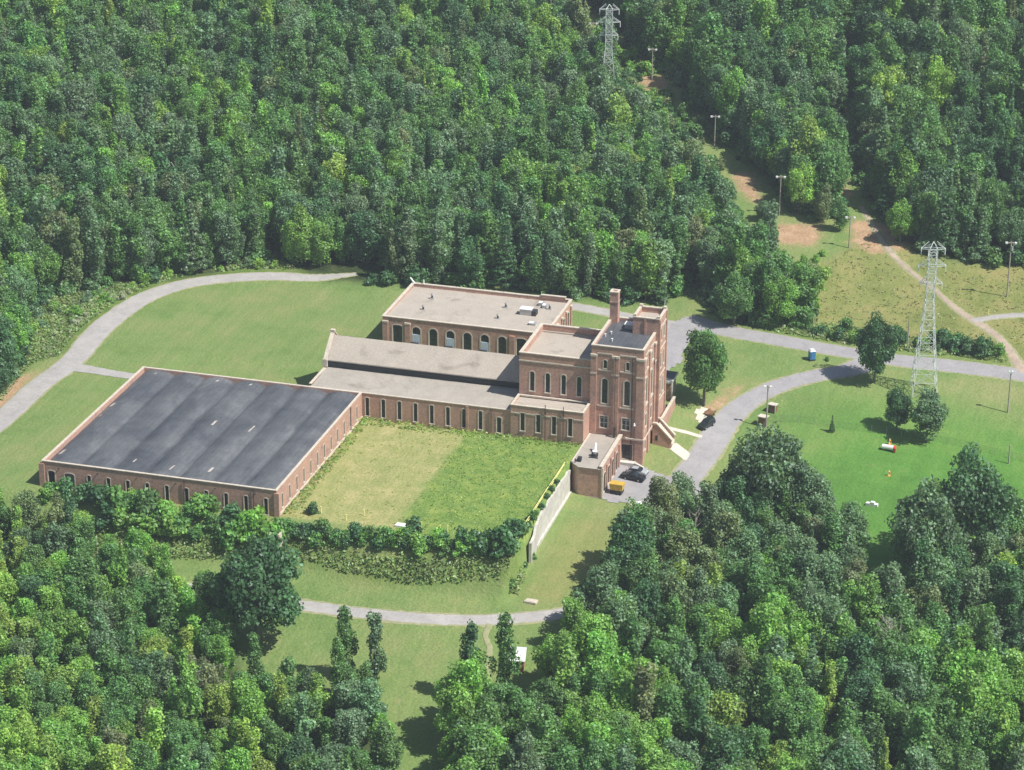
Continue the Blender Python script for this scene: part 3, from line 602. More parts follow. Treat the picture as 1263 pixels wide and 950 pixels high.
v = MB(org); v.tube((55.2, 47.5, .3), (55.2, 47.5, .9), .75, .75, 14); v.box(54.2, 56.2, 46.2, 46.5, .3, .5); v.tube((55.2, 47.5, .9), (55.2, 47.5, 1.5), .35, .6, 12, 1); v.tube((55, 48.4, .5), (54.6, 50.6, 1.9), .28, .28, 8, 1); v.build('roof_fan', [M['dark'], M['whitemetal']], dk)
v = MB(org); v.box(52.3, 53.1, 43.4, 44.6, .3, 1.2); v.tube((52.0, 42.9, .3), (52.0, 42.9, 1.3), .1); v.build('roof_unit', M['dark'], dk)
v = MB(org); v.box(56.6, 57.1, 58.0, 58.6, .3, 2.9); v.build('vent_stack', [M['pipe']], dk)

# --- back building
org = (12, 104, 0); bb = empty('brick_building', org, 0, 'rear flat-roofed brick building with arched windows and roof vents, nearest the woods', 'building')
X0b, X1b, Y0b, Y1b, HB = -7.9, 32.0, 92.4, 115.7, 8.8
bo = []
for i, x in enumerate((-4.2, 0.45, 4.6, 8.8, 12.95, 17.2, 21.4, 26.0)): bo.append((x, 2.0 if i not in (0, 7) else 2.3, 2.6, 7.0, 1 if i not in (0, 7) else .25))
w = MB(org); wall(w, FR(Y0b), X0b, X1b, -1, HB, bo, .35); bs = [(95.5+4.2*k, 1.7, 2.4, 6.8, 1) for k in range(5)]
wall(w, RT(X1b), Y0b, Y1b, -1, HB, bs); wall(w, LF(X0b), -Y1b, -Y0b, -1, HB); wall(w, BK(Y1b), -X1b, -X0b, -1, HB)
parapet(w, X0b, X1b, Y0b, Y1b, HB-.9, HB, .5)
for x in (X0b+.1, -2.3, 23.6-.4, 28.2): w.box(x, x+1.3, Y0b-.35, Y0b+.01, -1, HB-1.3)
for k in range(6): w.box(X1b-.01, X1b+.35, 93.0+4.2*k, 93.9+4.2*k, -1, HB-1.3)
w.box(24.5, 30.5, Y1b-.6, Y1b+.02, HB, HB+.55); w.build('wall', M['brick'], bb)
rf = MB(org); rgrid(rf, X0b+.45, X1b-.45, (Y0b+.45, HB-.35), (Y1b-.45, HB-.75), 30, 20, .03); rf.build('roof', M['gravel'], bb, smooth=True)
c = MB(org); coping(c, X0b, X1b, Y0b, Y1b, HB, .55, .18, .14); c.box(24.4, 30.6, Y1b-.65, Y1b+.1, HB+.55, HB+.72)
for x in (X0b+.1, -2.3, 28.2): c.box(x-.08, x+1.38, Y0b-.42, Y0b-.01, HB-1.3, HB-.9)
for k in range(6): c.box(X1b+.01, X1b+.42, 92.92+4.2*k, 93.98+4.2*k, HB-1.3, HB-.9)
c.build('coping', M['stone'], bb)
for i, o in enumerate(bo):
    bd = i in (1, 3, 5); window(bb, org, FR(Y0b), 'F', o, .28, 1, 'pane')
    if bd:
        q = MB(org); q.box(o[0]-.95, o[0]+.95, Y0b-.05, Y0b+.2, 2.6, 5.1); q.box(o[0]-1.35, o[0]+.55, Y0b-.55, Y0b-.1, 2.3, 3.2, 1); q.build('window_unit', [M['board'], M['dark']], bb)
for o in bs: window(bb, org, RT(X1b), 'R', o, .28)
for (px, py) in ((522,382),(533,368),(624,379),(614,393),(678,381)):
    p = atz(px, py, HB-.5); v = MB(org); v.tube((p[0], p[1], HB-.7), (p[0], p[1], HB+.35), .22); v.tube((p[0], p[1], HB+.3), (p[0], p[1], HB+.68), .34, .24, 10, 1); v.box(p[0]-.5, p[0]+.5, p[1]-.5, p[1]+.5, HB-.7, HB-.42, 1); v.build('roof_vent', [M['dark'], M['metal']], bb)
p = atz(652, 387, HB-.4); v = MB(org); v.box(p[0]-1.9, p[0]+.9, p[1]-1, p[1]+1, HB-.5, HB+.9); v.box(p[0]+.92, p[0]+2.0, p[1]-1, p[1]+1, HB-.5, HB+.6, 1); v.box(p[0]-2.0, p[0]+.95, p[1]-1.1, p[1]+1.1, HB+.9, HB+1.0, 2); v.build('air_handler', [M['metal'], M['dark'], M['whitemetal']], bb)
for (px, py, s_) in ((657,401,.8),(668,376,.6),(672,379,.5)):
    p = atz(px, py, HB-.5); v = MB(org); v.box(p[0]-s_, p[0]+s_, p[1]-.6, p[1]+.6, HB-.7, HB+.1); v.box(p[0]-s_-.05, p[0]+s_*.2, p[1]-.65, p[1]+.65, HB+.1, HB+.18, 1); v.build('roof_unit', [M['metal'], M['whitemetal']], bb)
v = MB(org); v.tube((-7.2, 115.3, HB), (-8.4, 115.3, HB+1.5), .2); v.build('roof_horn', M['whitemetal'], bb); v = MB(org); v.tube((-5.0, 115.4, HB), (-5.0, 115.4, HB+1.2), .15); v.build('roof_horn', M['whitemetal'], bb)

# --- hut behind tower
org = (60.5, 90, 0); hu = empty('garage', org, 0, 'small dark-roofed brick shed with white fascia behind the tower beside the parking lot', 'garage')
w = MB(org); w.box(57, 63.0, 86.5, 92, -2, 3.0); w.build('wall', M['brick'], hu)
w = MB(org); w.box(56.8, 63.4, 86.2, 92.2, 3.0, 3.25); w.build('roof', M['membrane'], hu); w = MB(org); w.box(56.75, 63.5, 86.1, 86.2, 2.7, 3.3); w.box(63.4, 63.5, 86.2, 92.2, 2.7, 3.3); w.box(63.3, 63.6, 85.9, 86.2, -1.9, 3.6); w.build('fascia', M['whitemetal'], hu)
w = MB(org); w.box(58.5, 61.5, 86.42, 86.5, -1, 1.9); w.build('door', M['dark'], hu)

# --- entrance stair
org = (65.5, 68, -4); st = empty('entrance_stair', org, 0, 'stone stair with sloping white side walls climbing to the tower entrance', 'stairs')
def slopewall(y0, y1):
    w = MB(org); P = [(63.3, -6), (67.6, -6), (67.6, -3.2), (64.1, .5), (63.3, .5)]
    v = [(x, y0, z) for x, z in P]+[(x, y1, z) for x, z in P]; w.mesh(v, [(0, 1, 2, 3, 4), (9, 8, 7, 6, 5)]+[(i, (i+1) % 5, 5+(i+1) % 5, 5+i) for i in range(5)]); o = w.build('side_wall', M['brick'], st)
    c = MB(org); P = [(63.25, .5), (64.15, .5), (67.8, -3.2), (67.8, -2.85), (64.2, .8), (63.25, .8)]
    v = [(x, y0-.15, z) for x, z in P]+[(x, y1+.15, z) for x, z in P]; c.mesh(v, [(0, 1, 2, 3, 4, 5), (11, 10, 9, 8, 7, 6)]+[(i, (i+1) % 6, 6+(i+1) % 6, 6+i) for i in range(6)]); c.build('coping', M['stone'], o); return o
slopewall(67.6, 68.0); slopewall(70.6, 71.0)
w = MB(org)
for k in range(12): w.box(64.1+.3*k, 64.45+.3*k, 68.0, 70.6, -6, -.3-.33*k)
w.build('steps', M['walk'], st)
w = MB(org); w.box(64.3, 64.7, 71.0, 84, -5, .35); w.box(63.6, 64.3, 68, 84, -5, -.6); o = w.build('terrace_wall', M['brick'], st); c = MB(org); c.box(64.2, 64.8, 70.9, 84.1, .352, .6); c.build('coping', M['stone'], o)
w = MB(org); w.box(64.0, 64.5, 67.55, 67.6, -3.4, -2.2); w.build('window', M['pane'], st)
ribbon('walkway', [(67.4, 69.2), (69.6, 67.6), (72.3, 65.4), (74.6, 63.6)], 2.9, M['walk'], .12, world=True, edge=.03)
ribbon('walkway', [(64.6, 86.0), (70.0, 81.5), (75.5, 76.5)] if False else [tuple(at(823,528)[:2]), tuple(at(848,534)[:2]), tuple(at(872,541)[:2])], 1.3, M['walk'], .12, world=True, edge=.03)

# --- retaining wall, rail
org = (51, 25, -6); rw = empty('retaining_wall', org, 0, 'pale concrete retaining wall with ragged top below the courtyard railing', 'wall')
w = MB(org); ys = np.arange(7.5, 43.3, 1.2); P = []
top = [(-.8+.25*math.sin(y*1.3)+random.uniform(-.25, .25)) if y > 16 else -1.3-.28*(16-y)*.5+random.uniform(-.2, .2) for y in ys]
for i in range(len(ys)-1):
    a, b = ys[i], ys[i+1]; xa = 51.0+(.9*sstep(np.array((17-a)/8.)).item()); xb = 51.0+(.9*sstep(np.array((17-b)/8.)).item())
    v = [(xa-.28, a, -8), (xa+.3, a, -8), (xa+.3, a, top[i]), (xa-.28, a, top[i]), (xb-.28, b, -8), (xb+.3, b, -8), (xb+.3, b, top[i+1]), (xb-.28, b, top[i+1])]
    w.mesh(v, [(1, 5, 6, 2), (2, 6, 7, 3), (3, 7, 4, 0)]+([(0, 1, 2, 3)] if i == 0 else [])+([(7, 6, 5, 4)] if i == len(ys)-2 else []))
w.build('wall_face', M['concrete'], rw)
w = MB(org)
w.box(51.3, 51.7, 14, 42, -8, -6.0); w.build('footing', M['concrete'], rw)
org = (50.2, 25, 0); ra = empty('railing', org, 0, 'double yellow railing along the open edge of the courtyard', 'railing')
for k in range(14):
    y = 3+2.9*k; w = MB(org); w.beam((50.2, y, -.1), (50.2, y, 1.1), .09); w.build('post', M['yellowpaint'], ra)
for (a, b, z) in ((3, 13, 1.05), (13.4, 28, 1.1), (28.5, 41, 1.05), (5, 14, .5), (15, 24, .55), (30, 41, .5)):
    w = MB(org); w.beam((50.2, a, z), (50.2+random.uniform(-.1, .1), b, z+random.uniform(-.1, .05)), .12); w.build('rail', M['yellowpaint'], ra)
# small posts along the courtyard front
ft = MB()
ft.tube((0, 0, 0), (0, 0, 1.3), .11, .09, 8); ft.box(-.13, .13, -.13, .13, 1.28, 1.36)
p0 = None
lab = ['at the left end of the courtyard front by the bushes', 'second from the left of the courtyard front', 'third from the left along the courtyard front', 'fourth from the left along the courtyard front', 'in the middle of the courtyard front beside another post', 'right of the middle of the courtyard front', 'at the right end of the courtyard front']
for i, (px, py) in enumerate(((396,632),(427,642),(449,636),(520,651),(543,655),(552,655),(610,664))):
    p = at(px, py)
    if p0 is None: o = p0 = ft.build('marker_post', M['yellowpaint'])
    else: o = p0.copy(); COL.objects.link(o)
    o.location = tuple(p-np.array((0, 0, .05))); tag(o, 'short yellow marker post '+lab[i], 'post', 'yellow posts along the courtyard front')
o = p0.copy(); COL.objects.link(o); p = at(1219,388); o.location = tuple(p); tag(o, 'lone yellow marker post in the brown meadow near the right edge', 'post')
for i, (px, py, lb) in enumerate(((494,649,'white slab lying in the bushes at the courtyard front'), (588,660,'small white block at the courtyard front near the right end'), (655,743,'white concrete cover on the grass beside the lower road'))):
    p = at(px, py); b = MB(); s_ = (1.1, .8, 1.3)[i]; b.prism([(-s_, -.7), (s_*.9, -.8), (s_, .7), (-s_*.8, .8)], 0, .4); b.prism([(-s_*.8, -.5), (s_*.7, -.6), (s_*.8, .5), (-s_*.6, .6)], .4, .48)
    o = b.build('concrete_slab', M['whitemetal'] if i < 2 else M['stone'], None, loc=tuple(p)); tag(o, lb, 'slab')
p = at(350, 650); org = tuple(p); b = MB()
for k in range(5): b.box(-1.0, .5, -.5-1.0*k, .5-1.0*k, -2.4, .4-.55*k)
b.box(-1.3, -1.0, -5, .7, -2.6, .7); b.prism([(.5, -4.8), (.8, -4.8), (.8, .6), (.5, .6)], -2.6, .5)
o = b.build('steps', M['stone'], None, loc=org); tag(o, 'white stone steps at the front corner of the black-roofed building', 'steps')

# ------------------------------------------------------------------ vehicles
def loft(mb, prof, hw, m=0):   # prof: list of (x, z_low, z_high, halfwidth scale at the top)
    n = len(prof); V = []
    for x, zl, zh, ws in prof:
        zm = zl+(zh-zl)*.55
        V += [(x, -hw*.93, zl), (x, -hw, zm), (x, -hw*ws, zh), (x, hw*ws, zh), (x, hw, zm), (x, hw*.93, zl)]
    F = []
    for i in range(n-1):
        for k in range(6): F.append((i*6+k, i*6+(k+1) % 6, (i+1)*6+(k+1) % 6, (i+1)*6+k))
    F += [tuple(range(5, -1, -1)), tuple(range((n-1)*6, n*6))]; mb.mesh(V, F, m)
def vehicle(kind, paint, loc, rz, name, label, cat):
    r = empty(name, loc, rz, label, cat); hw = .95
    b = MB()
    if kind == 'pickup': loft(b, [(-2.75, .5, .95, .95), (-2.7, .38, 1.05, .97), (-.6, .35, 1.07, .97), (.9, .35, 1.08, .97), (2.2, .38, 1.02, .93), (2.65, .45, .9, .88)], hw)
    elif kind == 'suv': loft(b, [(-2.4, .5, 1.0, .95), (-2.3, .35, 1.12, .97), (1.1, .32, 1.1, .96), (2.1, .38, 1.0, .92), (2.4, .45, .85, .86)], hw)
    else: loft(b, [(-2.3, .48, .85, .92), (-2.2, .32, .95, .94), (-1.2, .3, 1.0, .95), (1.0, .3, .96, .95), (2.1, .35, .84, .9), (2.3, .42, .7, .84)], hw)
    body = b.build('body', paint, r)
    c = MB()
    if kind == 'pickup':
        loft(c, [(-.75, 1.07, 1.12, .9), (-.6, 1.07, 1.78, .82), (.35, 1.07, 1.8, .82), (1.15, 1.07, 1.12, .88)], hw*.95)
        d = MB(); d.box(-2.6, -.72, -.8, .8, 1.085, 1.1); d.build('bed', M['dark'], r)
        t = MB(); t.box(-1.2, -.75, -.82, .82, 1.1, 1.42); t.build('toolbox', M['dark'], r)
    elif kind == 'suv': loft(c, [(-2.3, 1.1, 1.14, .9), (-2.15, 1.1, 1.72, .82), (.2, 1.1, 1.78, .82), (1.1, 1.1, 1.12, .88)], hw*.95)
    else: loft(c, [(-1.9, .98, 1.0, .9), (-1.2, .98, 1.4, .78), (.2, .98, 1.44, .78), (1.1, .95, .98, .88)], hw*.92)
    c.build('cabin_glass', M['carglass'], r)
    c = MB(); z = {'pickup': 1.8, 'suv': 1.78, 'car': 1.44}[kind]; x0, x1 = {'pickup': (-.6, .38), 'suv': (-2.1, .25), 'car': (-1.15, .25)}[kind]
    c.box(x0, x1, -hw*.76, hw*.76, z-.02, z+.03)
    for s in (-1, 1):
        c.beam((x0+.05, s*hw*.78, z), (x0-.12, s*hw*.88, 1.08), .05)
    c.build('roof', paint, r)
    for x in (-1.5, 1.5):
        for s in (-1, 1):
            w = MB(); w.tube((x, s*(hw-.2), .34), (x, s*(hw+.02), .34), .34, .34, 14); wo = w.build('wheel', M['tyre'], r)
            w = MB(); w.tube((x, s*(hw+.02), .34), (x, s*(hw+.035), .34), .2, .18, 10); w.build('rim', M['metal'], wo)
    xe = {'pickup': 2.6, 'suv': 2.35, 'car': 2.25}[kind]
    for s in (-1, 1):
        w = MB(); w.box(xe-.15, xe+.04, s*.62-.17, s*.62+.17, .62, .8); w.build('headlight', M['lamp'], r)
        w = MB(); w.box(-xe-.12, -xe+.05, s*.72-.12, s*.72+.12, .65, .95); w.build('taillight', M['taillamp'], r)
    w = MB(); w.box(xe-.1, xe+.1, -.85, .85, .36, .52); w.build('bumper', M['dark'], r); w = MB(); w.box(-xe-.16, -xe, -.85, .85, .4, .55); w.build('bumper', M['dark'], r)
    return r
def tz(x, y): return T(x, y)+.12
def onp(px, py): p = at(px, py); return (p[0], p[1], p[2]+.12)
p = onp(781, 592); vehicle('pickup', M['carblack'], p, R(-8), 'parked_pickup', 'dark blue pickup truck parked beside the yellow waste container', 'pickup truck')
p = onp(786, 585); vehicle('car', M['carsilver'], p, R(-6), 'parked_car', 'silver grey car parked behind the dark pickup below the tower', 'car')
p = onp(796, 625); vehicle('car', M['carwhite'], (p[0]-.5, p[1]-1.5, p[2]), R(28), 'parked_car', 'white car half hidden by the trees at the edge of the lower lot', 'car')
p = onp(871, 527); vehicle('suv', M['cargreen'], p, R(-112), 'parked_car', 'dark off-road car parked on the verge of the lane below the tree', 'car')
p = onp(876, 512); b = MB(); b.box(-1.2, 1.2, -.8, .8, .35, .5); b.box(-1.2, 1.2, -.85, -.75, .5, .95); b.box(-1.2, 1.2, .75, .85, .5, .95); 
tr = empty('trailer', p, R(-112), 'small utility trailer with brown deck standing behind the dark off-road car', 'trailer'); b.build('bed', M['brown'], tr)
for s in (-1, 1):
    w = MB(); w.tube((0, s*.9, .3), (0, s*1.05, .3), .3, .3, 12); w.build('wheel', M['tyre'], tr)
w = MB(); w.beam((1.2, 0, .4), (2.3, 0, .4), .08); w.build('drawbar', M['dark'], tr)
lot('gravel_patch', [(858,506),(868,503),(876,508),(872,517),(864,522),(858,518)], M['walk'], .07)
# yellow waste container
p = onp(761, 609); dm = empty('waste_container', p, R(-4), 'yellow steel waste container with dark lower body beside the outbuilding', 'dumpster'); dm.scale = (.85, .85, .9)
b = MB(); v = [(-1.55, -1, 1.1), (1.55, -1, 1.1), (1.55, 1, 1.1), (-1.55, 1, 1.1), (-1.75, -1.15, 2.6), (1.75, -1.15, 2.6), (1.75, 1.15, 2.6), (-1.75, 1.15, 2.6)]
b.mesh(v, [(0, 1, 5, 4), (1, 2, 6, 5), (2, 3, 7, 6), (3, 0, 4, 7), (3, 2, 1, 0)]); 
for x in (-1.2, 0, 1.2): b.box(x-.05, x+.05, -1.2, -1.0, 1.15, 2.55)
b.build('body', M['dumpster'], dm)
b = MB(); b.box(-1.8, 1.8, -1.2, 1.2, 2.6, 2.7); b.box(-1.8, -.03, -1.1, 1.1, 2.7, 2.76); b.box(.03, 1.8, -1.1, 1.1, 2.7, 2.76); b.build('lid', M['dumpster'], dm)
b = MB(); b.box(-1.5, 1.5, -.95, .95, .2, 1.1); 
for x in (-1.3, -.4, .5, 1.3): b.box(x-.06, x+.06, -1.05, -.95, .2, 1.1)
b.build('base', M['dark'], dm)
for x in (-1.3, 1.3):
    for y in (-.8, .8): b = MB(); b.tube((x, y-.08, .14), (x, y+.08, .14), .14, .14, 10); b.build('caster', M['tyre'], dm)
# portable toilet lying askew
p = onp(1001, 444); pt = empty('portable_toilet', p, R(35), 'blue portable toilet with white roof on the grass beside the main road', 'portable toilet')
b = MB(); b.box(-.65, .65, -.65, .65, .15, 2.2); 
for s in (-.62, 0, .58): b.box(s, s+.06, -.68, -.65, .2, 2.1)
b.build('cabin', M['bluep'], pt); b = MB(); v = [(-.75, -.75, 2.2), (.75, -.75, 2.2), (.75, .75, 2.2), (-.75, .75, 2.2), (-.45, -.5, 2.6), (.45, -.5, 2.6), (.45, .5, 2.6), (-.45, .5, 2.6)]
b.mesh(v, [(0, 1, 5, 4), (1, 2, 6, 5), (2, 3, 7, 6), (3, 0, 4, 7), (4, 5, 6, 7), (3, 2, 1, 0)]); b.build('roof', M['whitemetal'], pt); b = MB(); b.box(-.4, .4, -.71, -.68, .25, 2.05); b.build('door', M['bluep'], pt); b = MB(); b.box(-.75, .75, -.75, .75, 0, .15); b.build('skid', M['dark'], pt)

# ------------------------------------------------------------------ small hut below the road, marker equipment on the lawn
p = at(637, 822); hz = p[2]; hut = empty('shed', tuple(p), R(12), 'small red-walled shed with white sheet roof below the lower road', 'shed')
b = MB(); b.box(-1.5, 1.5, -1.9, 1.9, -1, 2.4); b.build('wall', simple('red_boards', (.36, .13, .09), .85, 0, .2, 2), hut)
b = MB(); v = [(-1.8, -2.2, 2.3), (1.8, -2.2, 2.2), (1.8, 2.2, 2.9), (-1.8, 2.2, 3.0)]; b.mesh(v+[(x, y, z+.12) for x, y, z in v], [(0, 1, 2, 3), (4, 5, 6, 7), (0, 1, 5, 4), (1, 2, 6, 5), (2, 3, 7, 6), (3, 0, 4, 7)])
for k in range(9): x = -1.7+.42*k; b.mesh([(x, -2.2, 2.44), (x+.06, -2.2, 2.44), (x+.06, 2.2, 3.13), (x, 2.2, 3.13)], [(0, 1, 2, 3)])
b.build('roof', M['whitemetal'], hut); b = MB(); b.box(-.45, .45, -1.96, -1.9, -.2, 1.9); b.build('door', M['dark'], hut)
p = at(1096, 556); dr = empty('barrel_marker', tuple(p+np.array((0, 0, .1))), R(-6), 'white barrel with red end lying on the bright lawn', 'barrel')
b = MB(); b.tube((-1.5, 0, .75), (1.1, 0, .75), .55, .55, 16); b.tube((-1.0, 0, .0), (-1.0, 0, .4), .1); b.tube((.8, 0, 0), (.8, 0, .4), .1); b.build('drum', M['whitemetal'], dr)
b = MB(); b.tube((1.1, 0, .75), (1.6, 0, .75), .57, .5, 16); b.box(1.2, 1.7, -.6, -.2, 0, .9); b.build('end_cap', M['red'], dr)
for i, (px, py, lb) in enumerate(((1097, 548, 'orange and yellow cone marker just behind the white barrel on the lawn'), (1096, 587, 'orange and yellow cone marker in front of the white barrel on the lawn'))):
    p = at(px, py); c_ = empty('cone_marker', tuple(p), 0, lb, 'cone', 'orange markers on the lawn'); b = MB(); b.tube((0, 0, .08), (0, 0, 1.35), .32, .1, 12); b.build('cone', M['yellowpaint'], c_); b = MB(); b.box(-.4, .4, -.4, .4, 0, .08); b.box(.06, .34, -.2, .2, .1, 1.0); b.build('base', M['orange'], c_)
p = at(1075, 624); b = MB()
for k in range(3): x = (-.8, .2, .9)[k]; b.prism([(x-.5, -.4), (x+.4, -.5), (x+.5, .3), (x-.3, .5)], 0, (.7, 1.0, .6)[k])
o = b.build('boulder', M['whitemetal'], None, loc=tuple(p)); tag(o, 'pile of white stones at the edge of the lawn by the grey tree', 'stones')

# ------------------------------------------------------------------ poles, kiosks
POLES = []
def pole(px, py, h, kind, label, name='utility_pole', group=None, arm=1.3, rz=.2):
    p = at(px, py); POLES.append(p[:2]); r = empty(name, tuple(p), rz, label, 'pole', group); b = MB(); b.tube((0, 0, -1), (0, 0, h), .19, .13, 8); b.build('shaft', M['wood'], r)
    if kind >= 1:
        b = MB(); b.box(-arm, arm, -.12, .12, h-.5, h-.25); b.box(-arm, -arm+.55, -.3, .25, h-.62, h-.2, 1); b.box(arm-.55, arm, -.3, .25, h-.62, h-.2, 1); b.build('crossarm', [M['wood'], M['whitemetal']], r)
    if kind == 2: b = MB(); b.tube((.3, 0, h-2.4), (.3, 0, h-1.2), .32, .32, 10); b.build('transformer', M['metal'], r)
    return r
G = 'poles along the cleared strip in the woods'
pole(804, 99, 9.5, 1, 'wooden pole with crossarm on the pale grass patch high in the cleared strip', group=G)
pole(881, 181, 9, 1, 'wooden pole with crossarm half way up the cleared strip', group=G)
pole(961, 266, 11, 1, 'tall wooden pole with crossarm above the bare brown earth below the woods', group=G)
pole(731, 66, 9.5, 1, 'wooden pole with crossarm just left of the distant lattice pylon', group=G)
pole(679, 40, 10, 0, 'thin bare pole at the top edge of the cleared strip, left of the distant pylon')
pole(1047, 306, 8.6, 1, 'wooden pole with crossarm at the top edge of the brown meadow', group=G)
pole(1242, 366, 14.5, 2, 'tall pole with crossarm and transformer in the meadow at the right edge', arm=1.4)
pole(1119, 432, 8.5, 0, 'bare wooden pole beside the main road left of the near pylon')
pole(1243, 509, 10.5, 1, 'wooden pole on the lawn at the right edge below the main road', arm=.5)
pole(945, 528, 10.5, 1, 'wooden pole beside the brown kiosk at the lane bend', arm=.9)
pole(1034, 168, 6, 0, 'short pale pole in the narrow second gap through the woods')
pole(1244, 572, 4.5, 0, 'short green pole among the trees at the right edge of the lawn')
for i, (px, py, s_, lb) in enumerate(((941, 524, 1.0, 'brown wooden kiosk box at the foot of the pole by the lane'), (953, 508, .9, 'white framed brown notice board standing right of the pole by the lane'))):
    p = at(px, py); k_ = empty('kiosk', tuple(p), R(-15), lb, 'kiosk'); b = MB(); b.box(-.9*s_, .9*s_, -.7*s_, .7*s_, 0, 2.0*s_); b.build('cabinet', M['brown'], k_); b = MB(); b.box(-1.1*s_, 1.1*s_, -.9*s_, .9*s_, 2.0*s_, 2.2*s_); b.build('roof', M['walk'], k_)
    for s in (-1, 1): b = MB(); b.beam((s*1.0*s_, -.8*s_, 0), (s*1.0*s_, -.8*s_, 2.4), .09); b.build('post', M['whitemetal'], k_)
p = at(937, 538); b = MB(); b.beam((0, 0, 0), (0, 0, 2.3), .12); b.box(-.4, .4, -.05, .05, 2.0, 2.3); o = b.build('sign_post', M['metal'], None, loc=tuple(p)); tag(o, 'grey metal post with small plate at the gate of the lawn fence', 'sign')
p = at(964, 503); b = MB(); b.beam((0, 0, 0), (0, 0, 1.7), .1); b.tube((0, 0, 1.7), (0, 0, 1.8), .1, .04); o = b.build('bollard', M['yellowpaint'], None, loc=tuple(p)); tag(o, 'thin pale yellow bollard right of the notice board by the lane', 'bollard')
# chain link fence round the lawn
fp = [at(*q) for q in ((938,540),(946,520),(985,521),(1025,527),(1075,534),(1130,540),(1190,552),(1245,566),(1300,578))]
fe = empty('chain_link_fence', tuple(fp[0]), 0, 'faint green chain link fence crossing the bright lawn', 'fence'); org = tuple(fp[0]); nl = MB(org)
for a, b in zip(fp[:-1], fp[1:]):
    n = max(1, int(np.linalg.norm(b-a)/3.2))
    for k in range(n):
        q0 = a+(b-a)*k/n; q1 = a+(b-a)*(k+1)/n; q0[2] = T(q0[0], q0[1]); q1[2] = T(q1[0], q1[1])
        pb = MB(org); pb.tube(tuple(q0), (q0[0], q0[1], q0[2]+1.9), .04, .04, 6); pb.build('post', M['metal'], fe)
        nl.face([tuple(q0), tuple(q1), (q1[0], q1[1], q1[2]+1.8), (q0[0], q0[1], q0[2]+1.8)])
nl.build('mesh_panel', M['link'], fe)

# ------------------------------------------------------------------ pylons
def pylon(px, py, H, label, rz, top=None):
    p = at(px, py)
    if top is not None:
        while proj(p+np.array((0, 0, H)))[1] < top: H -= .2
    org = tuple(p); r = empty('lattice_pylon', org, rz, label, 'pylon', None)
    def hw(z):
        t = z/H
        return .9 if t > .62 else .9+(2.9-.9)*((.62-t)/.62)**1.05
    lev = [0, .09, .18, .27, .35, .43, .50, .56, .62, .68, .74, .80, .86, .92, .96]; cs = ((-1, -1), (1, -1), (1, 1), (-1, 1))
    for sx, sy in cs:
        b = MB()
        for a, c in zip(lev[:-1], lev[1:]): b.beam((sx*hw(a*H), sy*hw(a*H), a*H), (sx*hw(c*H), sy*hw(c*H), c*H), .16)
        b.build('leg', M['steel'], r)
    b = MB()
    for i, (a, c) in enumerate(zip(lev[:-1], lev[1:])):
        for k in range(4):
            A, B = cs[k], cs[(k+1) % 4]; ha_, hc = hw(a*H), hw(c*H)
            b.beam((A[0]*ha_, A[1]*ha_, a*H), (B[0]*hc, B[1]*hc, c*H), .075); b.beam((B[0]*ha_, B[1]*ha_, a*H), (A[0]*hc, A[1]*hc, c*H), .075)
            if i: b.beam((A[0]*ha_, A[1]*ha_, a*H), (B[0]*ha_, B[1]*ha_, a*H), .1)
    b.build('bracing', M['steel'], r)
    b = MB()
    for sx, sy in cs: b.beam((sx*.9, sy*.9, .96*H), (0, 0, H), .12)
    b.build('peak', M['steel'], r)
    for z, w in ((.955*H, 2.7), (.845*H, 3.1), (.73*H, 2.5)):
        b = MB()
        for s in (-1, 1):
            for y in (-.9, .9):
                b.beam((0, y, z), (s*w, y*.3, z), .13); b.beam((s*.9, y, z+1.4), (s*w, y*.3, z), .11)
            b.beam((s*w, -.35, z), (s*w, .35, z), .16)
        b.build('crossarm', M['steel'], r)
        for s in (-1, 1): b = MB(); b.tube((s*w, 0, z), (s*w, 0, z-1.5), .1, .1, 6); b.build('insulator', M['whitemetal'], r)
    return r
pylon(1139, 484, 37, 'tall pale lattice pylon beside the main road', R(16))
pylon(749, 144, 35, 'distant lattice pylon rising from the top of the cleared strip', R(16), 5)

